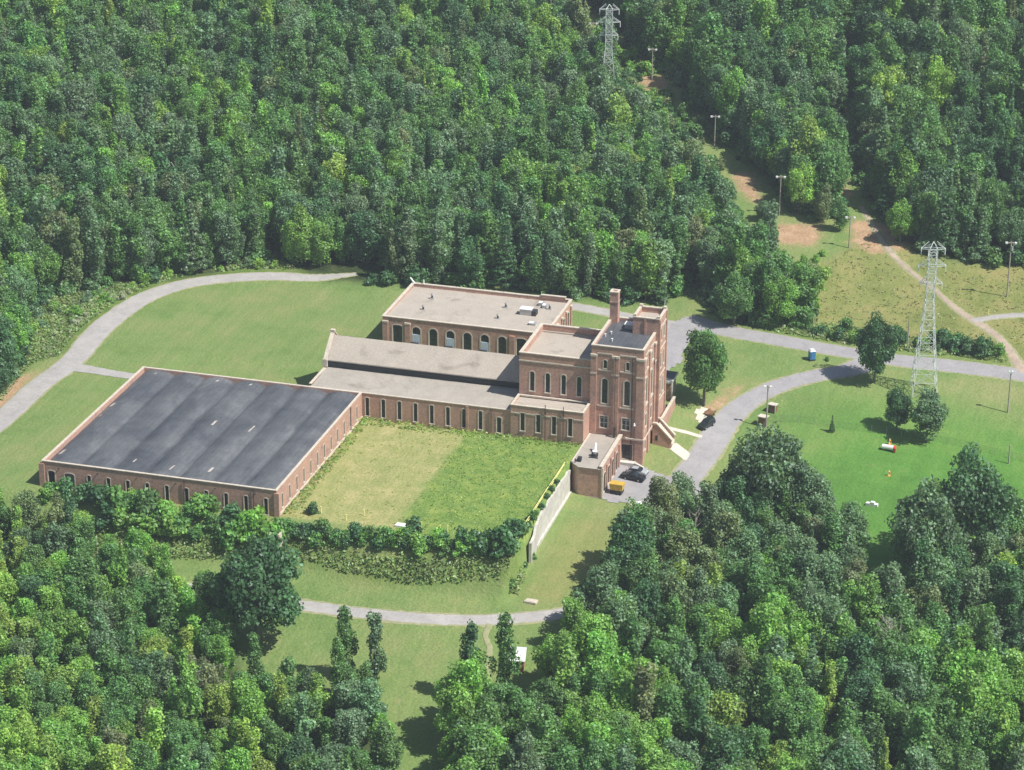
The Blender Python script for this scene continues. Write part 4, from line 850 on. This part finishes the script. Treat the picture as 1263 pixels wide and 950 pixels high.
# ------------------------------------------------------------------ vegetation prototypes
def leaf_cloud(P, N, size, r, asp=1.4):
    n = len(P); a = r.normal(size=(n, 3)); nn = N+a*.75+np.array((0, 0, .25)); nn /= np.linalg.norm(nn, axis=1)[:, None]
    t = np.cross(nn, r.normal(size=(n, 3))); t /= np.linalg.norm(t, axis=1)[:, None]; b = np.cross(nn, t); s = size*r.uniform(.6, 1.4, (n, 1))
    V = np.stack([P-t*s*.5*asp, P-b*s*.5, P+t*s*.5*asp, P+b*s*.5], 1); return V
def crown(kind, n, seed):
    r = np.random.default_rng(seed); clumps = []
    if kind == 'round':
        Rr = r.uniform(3.0, 4.1); hz = r.uniform(5.6, 7.2); zc = hz+.9; lean = r.normal(0, .9, 2); taper = r.uniform(.1, .55)
        for k in range(34):
            d = r.normal(size=3); d /= np.linalg.norm(d); d[2] = d[2]*.9+.12; q = r.uniform(.45, .88); tw = 1-taper*max(0, d[2]); clumps.append((d[0]*Rr*q*tw+lean[0]*d[2], d[1]*Rr*q*tw+lean[1]*d[2], zc+d[2]*hz*q, r.uniform(.6, 1.25), r.uniform(1.1, 1.9)))
        clumps += [(0, 0, zc, 2.3, 1.5), (0, 0, zc+3.2, 1.6, 1.4), (0, 0, 3.2, 2.0, 1.0)]; size = .31
    elif kind == 'tall':
        for k in range(24):
            z = r.uniform(1.2, 15); w = 2.7*math.sin(min(1, (z-.5)/6)*1.45)*max(.12, 1-max(0, z-7)/9.5)**.8; a = r.uniform(0, 6.28); q = r.uniform(.3, .85); clumps.append((math.cos(a)*w*q, math.sin(a)*w*q, z, r.uniform(.55, 1.0), r.uniform(1.4, 2.3)))
        clumps += [(0, 0, z, 1.1, 1.9) for z in (4, 7, 10)]+[(0, 0, 13.4, .6, 2.2)]; size = .36
    elif kind == 'spruce':
        for L in range(13):
            z = 2.0+L*1.05; w = 2.9*(1-L/14.); m = max(3, int(9*(1-L/15)))
            for k in range(m):
                a = 6.28*k/m+r.uniform(-.3, .3); q = r.uniform(.55, .95); clumps.append((math.cos(a)*w*q, math.sin(a)*w*q, z-.35*q, .32+.16*w, .55))
        clumps += [(0, 0, z, .5, 1.8) for z in (5, 8, 11, 14, 15.4)]; size = .36
    elif kind == 'oak':
        for k in range(46):
            d = r.normal(size=3); d /= np.linalg.norm(d); d[2] = d[2]*.95+.22; q = r.uniform(.55, .95); clumps.append((d[0]*4.6*q, d[1]*4.6*q, 6.4+d[2]*5.2*q, r.uniform(1.0, 1.8), r.uniform(.8, 1.1)))
        clumps += [(0, 0, 7.5, 3.3, 1.1)]; size = .33
    else:   # shrub
        for k in range(14):
            a = r.uniform(0, 6.28); q = r.uniform(0, 1.3); clumps.append((math.cos(a)*q, math.sin(a)*q, r.uniform(.4, 2.1)-q*.3, r.uniform(.45, .85), r.uniform(.8, 1.1)))
        size = .30
    c = np.array(clumps); wt = c[:, 3]**2*c[:, 4]; wt /= wt.sum(); pick = r.choice(len(c), n, p=wt); d = r.normal(size=(n, 3)); d /= np.linalg.norm(d, axis=1)[:, None]
    lump = 1+.16*np.sin(d[:, 0]*5+pick)+.16*np.sin(d[:, 2]*6+pick*1.7)
    rad = c[pick, 3]*lump*r.uniform(.72, 1.1, n); P = c[pick, :3]+d*np.c_[rad, rad, rad*c[pick, 4]]; P[:, 2] = np.maximum(P[:, 2], .15)
    V = leaf_cloud(P, d, size, r); cl = r.uniform(.72, 1.3, len(c))[pick]; lv = cl*r.uniform(.65, 1.35, n)
    hue = r.uniform(-.1, .1, n); col = np.c_[lv*(1+hue), lv, lv*(1-hue*.6), np.ones(n)]
    return np_mesh(kind+'_crown', V.reshape(-1, 3), np.arange(4*n).reshape(-1, 4), M['leaf'], col)
def trunk(kind, seed):
    r = random.Random(seed); b = MB(); H = {'round': 9.5, 'tall': 13.5, 'spruce': 15, 'oak': 8.5, 'shrub': 1.4}[kind]; r0_ = {'round': .24, 'tall': .17, 'spruce': .2, 'oak': .36, 'shrub': .06}[kind]
    pts = [(0, 0, -1.)]
    for k in range(1, 5): pts.append((r.uniform(-.2, .2)*k*.4, r.uniform(-.2, .2)*k*.4, H*k/4))
    for k in range(4): b.tube(pts[k], pts[k+1], r0_*(1-k*.22)+.03, r0_*(1-(k+1)*.22)+.03, 7)
    nb = 9 if kind in ('round', 'oak') else (5 if kind == 'tall' else 3)
    for k in range(nb):
        z = H*r.uniform(.3, .9); a = r.uniform(0, 6.28); L = {'round': 2.6, 'tall': 1.3, 'spruce': 1.2, 'oak': 3.8, 'shrub': .8}[kind]*r.uniform(.7, 1.1); b.tube((0, 0, z), (math.cos(a)*L, math.sin(a)*L, z+L*.75), r0_*.32, .03, 5)
    o = b.build('trunk', M['bark']); me = o.data; bpy.data.objects.remove(o); return me
PROTO = {}
for kind, cnt, n in (('round', 9, 7600), ('tall', 5, 3400), ('spruce', 3, 2800), ('oak', 4, 13000), ('shrub', 4, 900)):
    PROTO[kind] = [(crown(kind, n, 100+7*i+len(kind)*31), trunk(kind, i)) for i in range(cnt)]
def tree(kind, x, y, s, tint, label, group=None, name=None, cat='tree', var=None, sz=None, wd=1.):
    cm, tm = PROTO[kind][random.randrange(len(PROTO[kind])) if var is None else var]
    nm = name or {'round': 'broadleaf_tree', 'tall': 'poplar_tree', 'spruce': 'conifer_tree', 'oak': 'broad_crowned_tree', 'shrub': 'shrub'}[kind]
    r = empty(nm, (x, y, T(x, y)-.1), random.uniform(0, 6.28), label, cat, group); r.scale = (s*wd, s*wd, s*(sz or random.uniform(.88, 1.12)))
    c = bpy.data.objects.new('crown' if kind != 'shrub' else 'foliage', cm); COL.objects.link(c); c.parent = r; c['tint'] = [float(q) for q in tint]
    t = bpy.data.objects.new('trunk' if kind != 'shrub' else 'stem', tm); COL.objects.link(t); t.parent = r
    return r
PAL = {'dark': (.082, .185, .075), 'mid': (.128, .265, .078), 'bright': (.195, .375, .078), 'olive': (.19, .26, .115), 'grey': (.155, .265, .135), 'yellow': (.27, .42, .09)}
WORD = {'dark': 'dark green', 'mid': 'mid green', 'bright': 'bright green', 'olive': 'olive brown', 'grey': 'grey green', 'yellow': 'yellow green'}
KW = {'round': 'rounded broadleaf tree', 'tall': 'narrow upright poplar', 'spruce': 'pointed conifer', 'oak': 'broad spreading tree'}
def jit(c): f = random.uniform(.95, 1.22); return tuple(q*f*random.uniform(.93, 1.07) for q in c)

def scatter(pg, sp, r):
    x0, y0 = pg.min(0); x1, y1 = pg.max(0); x0 = max(x0, -235); x1 = min(x1, 300); y0 = max(y0, -135); y1 = min(y1, 420)
    xs = np.arange(x0, x1, sp); ys = np.arange(y0, y1, sp*.87); X, Y = np.meshgrid(xs, ys); X = X+(np.arange(len(ys)) % 2)[:, None]*sp*.5
    X = X+r.uniform(-.38, .38, X.shape)*sp; Y = Y+r.uniform(-.38, .38, X.shape)*sp; k = inside(pg, X, Y); return X[k], Y[k]
def in_view(x, y, z, top, mar=25):
    px, py = proj((x, y, z+top*.5)); return -mar-25 < px < 1263+mar+25 and -mar-60 < py < 950+mar+90
def field(x, y): return .5+.28*math.sin(x*.062+1.1+.8*math.sin(y*.05))*math.cos(y*.071-.4)+.22*math.sin(x*.15+y*.11)+random.gauss(0, .17)
def pick_tint(x, y, ramp): f = min(.999, max(0, field(x, y))); return ramp[int(f*len(ramp))] if random.random() > .13 else random.choice(['yellow', 'olive', 'bright', 'dark'])
# ---- foreground woods: every tree a thing
count = {}
def zone_word(px, py):
    if px < 520:
        if py < 780: return 'at the upper edge of the lower left wood'
        if px < 170: return 'at the left border of the lower left wood'
        if px > 370: return 'in the lower left wood beside the grass strip'
        return 'deep in the lower left wood'
    if px < 720: return 'in the bottom centre wood right of the grass strip'
    if py < 720: return 'in the wood edge below the tower' if px < 1000 else 'in the wood edge below the right-hand lawn'
    if px > 1100: return 'at the right border of the lower right wood'
    return 'deep in the lower right wood'
extra = []
for key, sp in (('fore_left', 5.2), ('fore_right', 5.6)):
    X, Y = scatter(PG[key], sp, rng)
    for x, y in sorted(zip(X, Y), key=lambda q: q[1]):
        z = T(x, y)
        if not in_view(x, y, z, 14): continue
        px, py = proj((x, y, z))
        if (622 < px < 672 and 800 < py < 905) or (592 < px < 612 and py < 890): continue
        nz = math.sin(x*.09+1.3)*math.cos(y*.11)+.4*math.sin(x*.31+y*.2)
        if px < 520: kind = random.choices(['round', 'tall', 'spruce'], [.74, .24, .02])[0]; tn = pick_tint(x, y, ['dark', 'mid', 'grey', 'mid', 'bright', 'mid', 'bright', 'yellow'])
        elif py < 800: kind = random.choices(['round', 'tall', 'spruce'], [.76, .22, .02])[0]; tn = pick_tint(x, y, ['dark', 'dark', 'mid', 'grey', 'grey', 'olive', 'mid'])
        else: kind = random.choices(['round', 'tall', 'spruce'], [.80, .18, .02])[0]; tn = pick_tint(x, y, ['dark', 'mid', 'mid', 'grey', 'mid', 'bright', 'bright', 'bright'])
        s = random.uniform(.72, 1.12)
        if px < 520: s *= .84
        if count.get(kind, 0) >= (285 if kind == 'round' else 230): extra.append((x, y, z, s, tn)); continue
        count[kind] = count.get(kind, 0)+1
        tree(kind, x, y, s, jit(PAL[tn]), f'{WORD[tn]} {KW[kind]} {zone_word(px, py)}', f'{WORD[tn]} {KW[kind]}s {zone_word(px, py)}', wd=random.uniform(1.05, 1.32))
# ---- single trees one can point at
def T1(kind, px, py, s, tn, label, **k): p = at(px, py); return tree(kind, p[0], p[1], s, PAL[tn], label, **k)
T1('oak', 868, 500, 1.05, 'mid', 'large leafy tree standing alone on the slope right of the tower', sz=1.4)
T1('oak', 1078, 472, .92, 'dark', 'tall dense dark tree between the main road and the lane junction', sz=1.45)
T1('oak', 1106, 531, .66, 'dark', 'left one of the twin dark trees below the near pylon', sz=1.2)
T1('round', 1142, 545, 1.0, 'grey', 'right one of the twin trees below the near pylon, greyer and fuller', sz=.95, wd=1.25)
T1('spruce', 1026, 533, .26, 'dark', 'tiny dark conifer alone on the bright lawn', sz=1.0)
T1('oak', 318, 800, 1.75, 'dark', 'very large dark broad tree standing left of the grass strip', sz=1.05)
T1('tall', 428, 838, 1.0, 'mid', 'slender poplar with feathery top beside the lower road')
T1('tall', 462, 842, .95, 'grey', 'grey poplar beside the lower road, right of the feathery one')
T1('tall', 580, 866, 1.12, 'dark', 'left one of two slender poplars framing the stony path')
T1('tall', 622, 862, 1.05, 'mid', 'right one of two slender poplars, next to the shed')
T1('oak', 1190, 705, 1.75, 'dark', 'large dark spreading tree at the right below the lawn', sz=1.2)
T1('oak', 1140, 720, 1.5, 'grey', 'large grey green tree left of the big dark one below the lawn', sz=1.2)
T1('oak', 945, 655, 1.55, 'grey', 'large grey green tree below the lane bend', sz=1.15)
T1('oak', 775, 745, 1.05, 'dark', 'dark broad tree casting shade on the end of the lower road', sz=1.1)
T1('oak', 905, 400, .95, 'mid', 'leafy tree at the corner of the woods beside the main road', sz=1.1)
T1('oak', 960, 402, .9, 'bright', 'bright leafy tree bordering the main road right of the corner tree', sz=1.1)
T1('oak', 1110, 300, .75, 'bright', 'bright round tree at the foot of the dark wood above the path', sz=1.2)
T1('round', 1035, 285, .72, 'mid', 'bushy tree between the two dirt clearings')
T1('round', 1015, 275, .8, 'olive', 'olive bushy tree left of the second gap through the woods')
T1('oak', 940, 272, .45, 'grey', 'small grey round tree beside the brown earth patch')
# shrubs
def shrub(px, py, s, tn, label, group):
    p = at(px, py)
    if any(np.min((C[:, 0]-p[0])**2+(C[:, 1]-p[1])**2) < (W.max()/2+1.2)**2 for C, W in RD): return None
    return tree('shrub', p[0], p[1], s, jit(PAL[tn]), label, group, cat='shrub', sz=random.uniform(.85, 1.15))
for i in range(46):
    px = 60+i*6.4+random.uniform(-3, 3); shrub(px, 600+(px-50)*.125+random.uniform(6, 46), random.uniform(1.0, 2.1), random.choice(['mid', 'bright', 'mid', 'bright', 'dark']), 'leafy shrub in the hedge along the front of the black-roofed building', 'shrubs along the front of the black-roofed building')
for i in range(54):
    px = 352+i*5.4+random.uniform(-3, 3); shrub(px, 655+(px-352)*.085+random.uniform(-1, 14), random.uniform(.75, 1.5), random.choice(['dark', 'mid', 'mid', 'bright']), 'leafy shrub on the bank below the courtyard', 'shrubs on the bank below the courtyard')
for px, py, s in ((620,680,2.0),(600,676,1.7),(635,688,1.6),(510,662,1.5),(575,672,1.6),(545,668,1.3),(385,634,1.0)): shrub(px, py, s, 'dark', 'large dark shrub on the bank below the courtyard', 'large shrubs on the bank below the courtyard')
for px, py, s in ((708,592,.9),(706,600,1.0),(657,672,.8),(654,690,.9)): shrub(px, py, s, 'mid', 'green shrub at the foot of the retaining wall', 'shrubs at the foot of the retaining wall')
for px, py in ((690,596),(684,607),(678,614),(671,626),(664,638),(655,655),(650,664)): shrub(px-3, py, .5, 'dark', 'small shrub between the yellow railing and the retaining wall', 'shrubs behind the retaining wall')
for i in range(40):
    px = 880+i*9.6+random.uniform(-4, 4)
    if 1105 < px < 1130: continue
    shrub(px, 406+(px-880)*.105+random.uniform(-16, 0)+(-8 if px < 1000 else 0), random.uniform(.6, 1.35), random.choice(['bright', 'mid', 'mid', 'dark']), 'leafy shrub in the belt above the main road', 'shrubs in the belt above the main road')
for px, py, s in ((1098,428,1.6),(1110,424,1.7),(1175,432,1.7),(1195,436,1.6),(1215,438,1.7),(1160,428,1.6),(1185,430,1.5),(1105,418,1.4)): shrub(px, py, s, 'dark', 'big dark shrub beside the main road near the pylon', 'big shrubs near the pylon')
for i in range(26):
    shrub(970+random.uniform(-15, 50), 320+random.uniform(-25, 60)*1.0, random.uniform(.7, 1.5), random.choice(['bright', 'mid', 'yellow']), 'bright shrub at the edge of the woods beside the brown meadow', 'shrubs at the edge of the brown meadow')
for i in range(95):
    t = random.random(); px = 10+t*330; py = 440-112*t**.62+random.uniform(-26, 4); shrub(px, py, random.uniform(.4, 1.1), random.choice(['grey', 'bright', 'bright', 'yellow']), 'low shrub between the curved road and the woods', 'shrubs between the curved road and the woods')
for px, py, s_ in ((152,369,.8),(140,371,.7),(128,366,.6),(98,398,.7),(92,400,.6),(105,392,.6),(160,362,.5),(68,415,.5)):
    p = at(px, py); tree('shrub', p[0], p[1], s_, (.42, .48, .36), 'pale flowering shrub in the rough strip inside the curved road', 'pale flowering shrubs beside the curved road', cat='shrub', name='flowering_shrub')
shrub(1020, 445, .0001+.4, 'mid', 'tiny shrub at the edge of the main road', 'tiny shrubs at the main road')

# dead trees
def dead(px, py, s, label):
    p = at(px, py); r = random.Random(int(px)); b = MB(); b.tube((0, 0, -1), (.2, .1, 14), .22, .05, 7)
    for k in range(26):
        z = 4+r.random()*9.5; a = r.uniform(0, 6.28); L = (15-z)*.28+.5; q = (math.cos(a)*L, math.sin(a)*L, z+L*.9); b.tube((0, 0, z), q, .07, .02, 5)
        for _ in range(3): a2 = a+r.uniform(-1, 1); b.tube(q, (q[0]+math.cos(a2)*.8, q[1]+math.sin(a2)*.8, q[2]+.9), .03, .01, 4)
    o = b.build('dead_tree', M['deadwood'], None, loc=tuple(p)); o.scale = (s, s, s); tag(o, label, 'dead tree')
M['deadwood'] = simple('dead_wood', (.42, .37, .33), .95, 0, .2, 2)
dead(1093, 855, 1.15, 'bare grey dead tree standing out of the lower right wood')
dead(224, 262, .95, 'bare pale dead tree in the woods above the curved road')
dead(172, 800, .8, 'bare pale dead tree in the lower left wood')
dead(698, 330, .8, 'bare grey dead tree behind the rear building')
dead(855, 700, .9, 'bare grey dead tree in the wood edge below the parking lot')
# ---- far woods: one mass
pts = []
def clear_ok(x, y):
    for q in POLES:   # kept clear below the line
        if abs(x-q[0]-.15*(q[1]-y)) < 3.4 and -3 < q[1]-y < 9: return False
    for C, W in RD:
        if np.min((C[:, 0]-x)**2+(C[:, 1]-y)**2) < (W.max()/2+2.4)**2: return False
    return True
for key, sp in (('back_left', 4.7), ('back_mid', 5.0), ('back_right', 5.3)):
    X, Y = scatter(PG[key], sp, rng); Zz = Tn(X, Y)
    for x, y, z in zip(X, Y, Zz):
        if not in_view(x, y, z, 14): continue
        if not clear_ok(x, y): continue
        if -10 < x < 36 and y < 121: continue
        nz = .5+.5*math.sin(x*.055+.7)*math.cos(y*.05+.4)+.25*math.sin(x*.13-y*.17)
        s = random.uniform(.66, 1.12)*(1.0+.1*nz)
        if key != 'back_left': s *= 1.15; tn = pick_tint(x, y, ['dark', 'dark', 'dark', 'mid', 'mid', 'grey'] if key == 'back_right' else ['dark', 'dark', 'mid', 'mid', 'grey', 'bright']); kd = random.choices([0, 1, 2, 3], [.55, .15, .10, .2])[0]
        else:
            tn = pick_tint(x, y, ['dark', 'dark', 'mid', 'grey', 'mid', 'grey', 'mid', 'bright']); kd = random.choices([0, 1, 2, 3], [.60, .24, .10, .06])[0]
        pts.append((x, y, z-.2, s, kd, jit(PAL[tn])))
strip = poly([(600,-50),(650,-30),(760,60),(830,110),(890,180),(900,250),(930,290),(890,285),(850,250),(800,195),(760,150),(700,80),(630,20)])
for pg_, sp_, lo_, hi_ in ((strip, 3.2, .6, 1.5),):
    X, Y = scatter(pg_, sp_, rng)
    for x, y in zip(X, Y):
        if any(inside(d, x, y) for d in dirtz) or random.random() < .25 or not clear_ok(x, y): continue
        pts.append((x, y, T(x, y)-.1, random.uniform(lo_, hi_), 4, jit(PAL[random.choice(['mid', 'bright', 'dark', 'olive'])])))
for key in ('back_left', 'back_mid', 'back_right'):   # bushes along the woods' edge
    pg_ = PG[key]; q_ = np.roll(pg_, -1, 0)
    for a, b in zip(pg_, q_):
        L_ = np.linalg.norm(b-a)
        if L_ > 300: continue
        for _ in range(int(L_/2.2)):
            p = a+(b-a)*random.random()+rng.normal(0, 1.3, 2); z = T(*p)
            if in_view(p[0], p[1], z, 3) and clear_ok(*p): pts.append((p[0], p[1], z-.1, random.uniform(.5, 1.9), 4, jit(PAL[random.choice(['mid', 'dark', 'dark', 'grey'])])))
for px, py in ((728,128),(738,140),(748,152),(758,158),(740,158),(752,170),(766,168),(732,150),(718,128)):
    p = at(px, py); pts.append((p[0], p[1], p[2]-.2, random.uniform(.85, 1.05), 0, jit(PAL[random.choice(['mid', 'dark', 'grey'])])))
for x, y, z, s, tn in extra: pts.append((x, y, z-.2, s, 0, jit(PAL[tn])))
print('far trees', len(pts), 'individual', count, 'extra', len(extra))
fm = bpy.data.meshes.new('forest'); fm.vertices.add(len(pts)); fm.vertices.foreach_set('co', np.array([p[:3] for p in pts], np.float32).ravel())
base = {0: (0, 9), 1: (9, 5), 2: (14, 3), 3: (17, 4), 4: (21, 4)}
protos = PROTO['round']+PROTO['tall']+PROTO['spruce']+PROTO['oak']+PROTO['shrub']
def addattr(n, t, vals, fld='value'): a = fm.attributes.new(n, t, 'POINT'); a.data.foreach_set(fld, vals)
addattr('pidx', 'INT', [base[p[4]][0]+random.randrange(base[p[4]][1]) for p in pts])
addattr('pscale', 'FLOAT_VECTOR', np.array([(p[3]*(.85 if p[4] == 3 else 1.22), p[3]*(.85 if p[4] == 3 else 1.22), p[3]*random.uniform(.95, 1.25)) for p in pts], np.float32).ravel(), 'vector')
addattr('prot', 'FLOAT_VECTOR', np.array([(random.uniform(-.05, .05), random.uniform(-.05, .05), random.uniform(0, 6.28)) for p in pts], np.float32).ravel(), 'vector')
addattr('tint', 'FLOAT_VECTOR', np.array([p[5] for p in pts], np.float32).ravel(), 'vector')
fo_ = bpy.data.objects.new('forest', fm); COL.objects.link(fo_); fo_['kind'] = 'stuff'; fo_['label'] = 'dense mixed woodland covering the hillside behind the buildings'; fo_['category'] = 'forest'
ng = bpy.data.node_groups.new('forest_trees', 'GeometryNodeTree'); ng.interface.new_socket('Geometry', in_out='INPUT', socket_type='NodeSocketGeometry'); ng.interface.new_socket('Geometry', in_out='OUTPUT', socket_type='NodeSocketGeometry')
N = ng.nodes; Lk = ng.links; gi = N.new('NodeGroupInput'); go = N.new('NodeGroupOutput')
def attr(n, t):
    q = N.new('GeometryNodeInputNamedAttribute'); q.data_type = t; q.inputs['Name'].default_value = n; return q.outputs['Attribute']
m2p = N.new('GeometryNodeMeshToPoints'); Lk.new(gi.outputs[0], m2p.inputs['Mesh'])
jg = N.new('GeometryNodeJoinGeometry')
# one representative individual of every prototype supplies the shape
def find_obj(me): return next((o for o in bpy.data.objects if o.data == me), None)
a_idx = attr('pidx', 'INT'); a_rot = attr('prot', 'FLOAT_VECTOR'); a_scl = attr('pscale', 'FLOAT_VECTOR')
for k_, (cm, tm) in enumerate(protos):
    sub = N.new('GeometryNodeJoinGeometry'); got = False
    for me in (cm, tm):
        ob = find_obj(me)
        if ob is None: continue
        oi = N.new('GeometryNodeObjectInfo'); oi.inputs['Object'].default_value = ob; oi.transform_space = 'ORIGINAL'; oi.inputs['As Instance'].default_value = False; Lk.new(oi.outputs['Geometry'], sub.inputs[0]); got = True
    if not got: print('missing proto', k_); continue
    cmp = N.new('FunctionNodeCompare'); cmp.data_type = 'INT'; cmp.operation = 'EQUAL'; Lk.new(a_idx, cmp.inputs[2]); cmp.inputs[3].default_value = k_
    iop = N.new('GeometryNodeInstanceOnPoints'); Lk.new(m2p.outputs[0], iop.inputs['Points']); Lk.new(cmp.outputs[0], iop.inputs['Selection']); Lk.new(sub.outputs[0], iop.inputs['Instance'])
    Lk.new(a_rot, iop.inputs['Rotation']); Lk.new(a_scl, iop.inputs['Scale']); Lk.new(iop.outputs[0], jg.inputs[0])
Lk.new(jg.outputs[0], go.inputs[0])
md = fo_.modifiers.new('trees', 'NODES'); md.node_group = ng

# ---- grasses and weeds (stuff)
def weeds(name, areas, label, tints):
    VV = []; CC = []; r = np.random.default_rng(len(name))
    for pg, dens, hgt, w in areas:
        x0, y0 = pg.min(0); x1, y1 = pg.max(0); n = int((x1-x0)*(y1-y0)*dens); X = r.uniform(x0, x1, n); Y = r.uniform(y0, y1, n); k = inside(pg, X, Y); X = X[k]; Y = Y[k]
        if not len(X): continue
        Zz = Tn(X, Y); ok = np.ones(len(X), bool)
        for C, W in RD:
            d = np.full(len(X), 1e9)
            for i in range(len(C)): d = np.minimum(d, (X-C[i, 0])**2+(Y-C[i, 1])**2)
            ok &= d > (W.max()/2+.8)**2
        X, Y, Zz = X[ok], Y[ok], Zz[ok]; n = len(X); patch = .5+.5*np.sin(X*.35+np.sin(Y*.4)*2)*np.cos(Y*.5+X*.1)
        rep_ = 3; h = (hgt*r.uniform(.35, 1.2, n)*(.45+.75*patch))
        for q in range(rep_):
            t = (q+.6)/rep_; P = np.c_[X+r.normal(0, .28, n), Y+r.normal(0, .28, n), Zz+h*t*r.uniform(.6, 1.1, n)]
            VV.append(leaf_cloud(P, np.tile((.15, -.1, .75), (n, 1)), w*2.1, r, 1.7))
            ti = np.array(tints)[r.choice(len(tints), n)]; CC.append(np.c_[ti*(.75+.5*patch[:, None])*r.uniform(.75, 1.25, (n, 1)), np.ones(n)])
    V = np.concatenate(VV); Cc = np.concatenate(CC); me = np_mesh(name, V.reshape(-1, 3), np.arange(4*len(V)).reshape(-1, 4), M['leaf'], Cc)
    o = bpy.data.objects.new(name, me); COL.objects.link(o); o['kind'] = 'stuff'; o['label'] = label; o['category'] = 'weeds'; o['tint'] = [1., 1., 1.]; return o
weeds('tall_weeds', [(rough2, 6, 1.9, .17), (rough, 3.5, 1.1, .2), (rough3, 3, .9, .2)], 'tall weeds and reeds on the rough banks and road edges', [(.20, .34, .11), (.27, .40, .13), (.16, .28, .09), (.31, .36, .16), (.28, .31, .16)])
weeds('meadow_grass', [(meadow, .35, .35, .17)], 'sparse brownish grass tufts in the meadow', [(.30, .32, .13), (.24, .29, .10), (.36, .31, .16)])
weeds('courtyard_weeds', [(np.array([(25., 1.), (50., 3.), (50., 53.), (25., 53.)]), 1.0, .2, .12), (np.array([(.5, .5), (25., 1.), (25., 53.), (.5, 53.)]), .12, .2, .12), (np.array([(.4, 2.), (3.2, 2.), (2.6, 53.), (.4, 53.)]), 2, .45, .16), (np.array([(.4, 50.), (50, 50.), (50, 53.9), (.4, 53.9)]), 2, .5, .16)], 'patchy green and yellow weeds growing in the courtyard', [(.17, .30, .06), (.24, .38, .075), (.32, .40, .10)])

hz_ = MB(); hz_.box(-5300, 5300, -5300, 5300, float(GZ.min())-1.5, 262); hm = bpy.data.materials.new('haze'); hm.use_nodes = True; hn = hm.node_tree; hn.nodes.clear()
ho = hn.nodes.new('ShaderNodeOutputMaterial'); hv = hn.nodes.new('ShaderNodeVolumePrincipled'); hv.inputs['Color'].default_value = (.80, .90, 1, 1); hv.inputs['Density'].default_value = .00012; hv.inputs['Anisotropy'].default_value = .1; hn.links.new(hv.outputs[0], ho.inputs['Volume'])
hb = hz_.build('haze', hm); hb['kind'] = 'stuff'
# ------------------------------------------------------------------ light
SUN_EL = R(54); sd = Vector((.98, -.19, 0)).normalized()
sdir = Vector((sd.x*math.cos(SUN_EL), sd.y*math.cos(SUN_EL), math.sin(SUN_EL)))
sl = bpy.data.lights.new('sun', 'SUN'); sl.energy = 5.0; sl.angle = R(.53); sl.color = (1, .955, .89)
so_ = bpy.data.objects.new('sun', sl); COL.objects.link(so_); so_.rotation_euler = sdir.to_track_quat('Z', 'Y').to_euler(); so_.location = (200, -100, 300)
wd = bpy.data.worlds.new('World'); SC.world = wd; wd.use_nodes = True; nt = wd.node_tree; bg = nt.nodes['Background']
sk = nt.nodes.new('ShaderNodeTexSky'); sk.sky_type = 'NISHITA'; sk.sun_disc = False; sk.sun_elevation = SUN_EL; sk.sun_rotation = math.atan2(sd.x, sd.y); sk.air_density = 1.2; sk.dust_density = 1.
nt.links.new(sk.outputs[0], bg.inputs[0]); bg.inputs[1].default_value = .07
SC.view_settings.view_transform = 'Standard'; SC.view_settings.look = 'None'; SC.view_settings.exposure = 0.38; SC.view_settings.gamma = 1; SC.view_settings.use_curve_mapping = False
SC.cycles.max_bounces = 6; SC.cycles.transparent_max_bounces = 8; SC.cycles.diffuse_bounces = 3
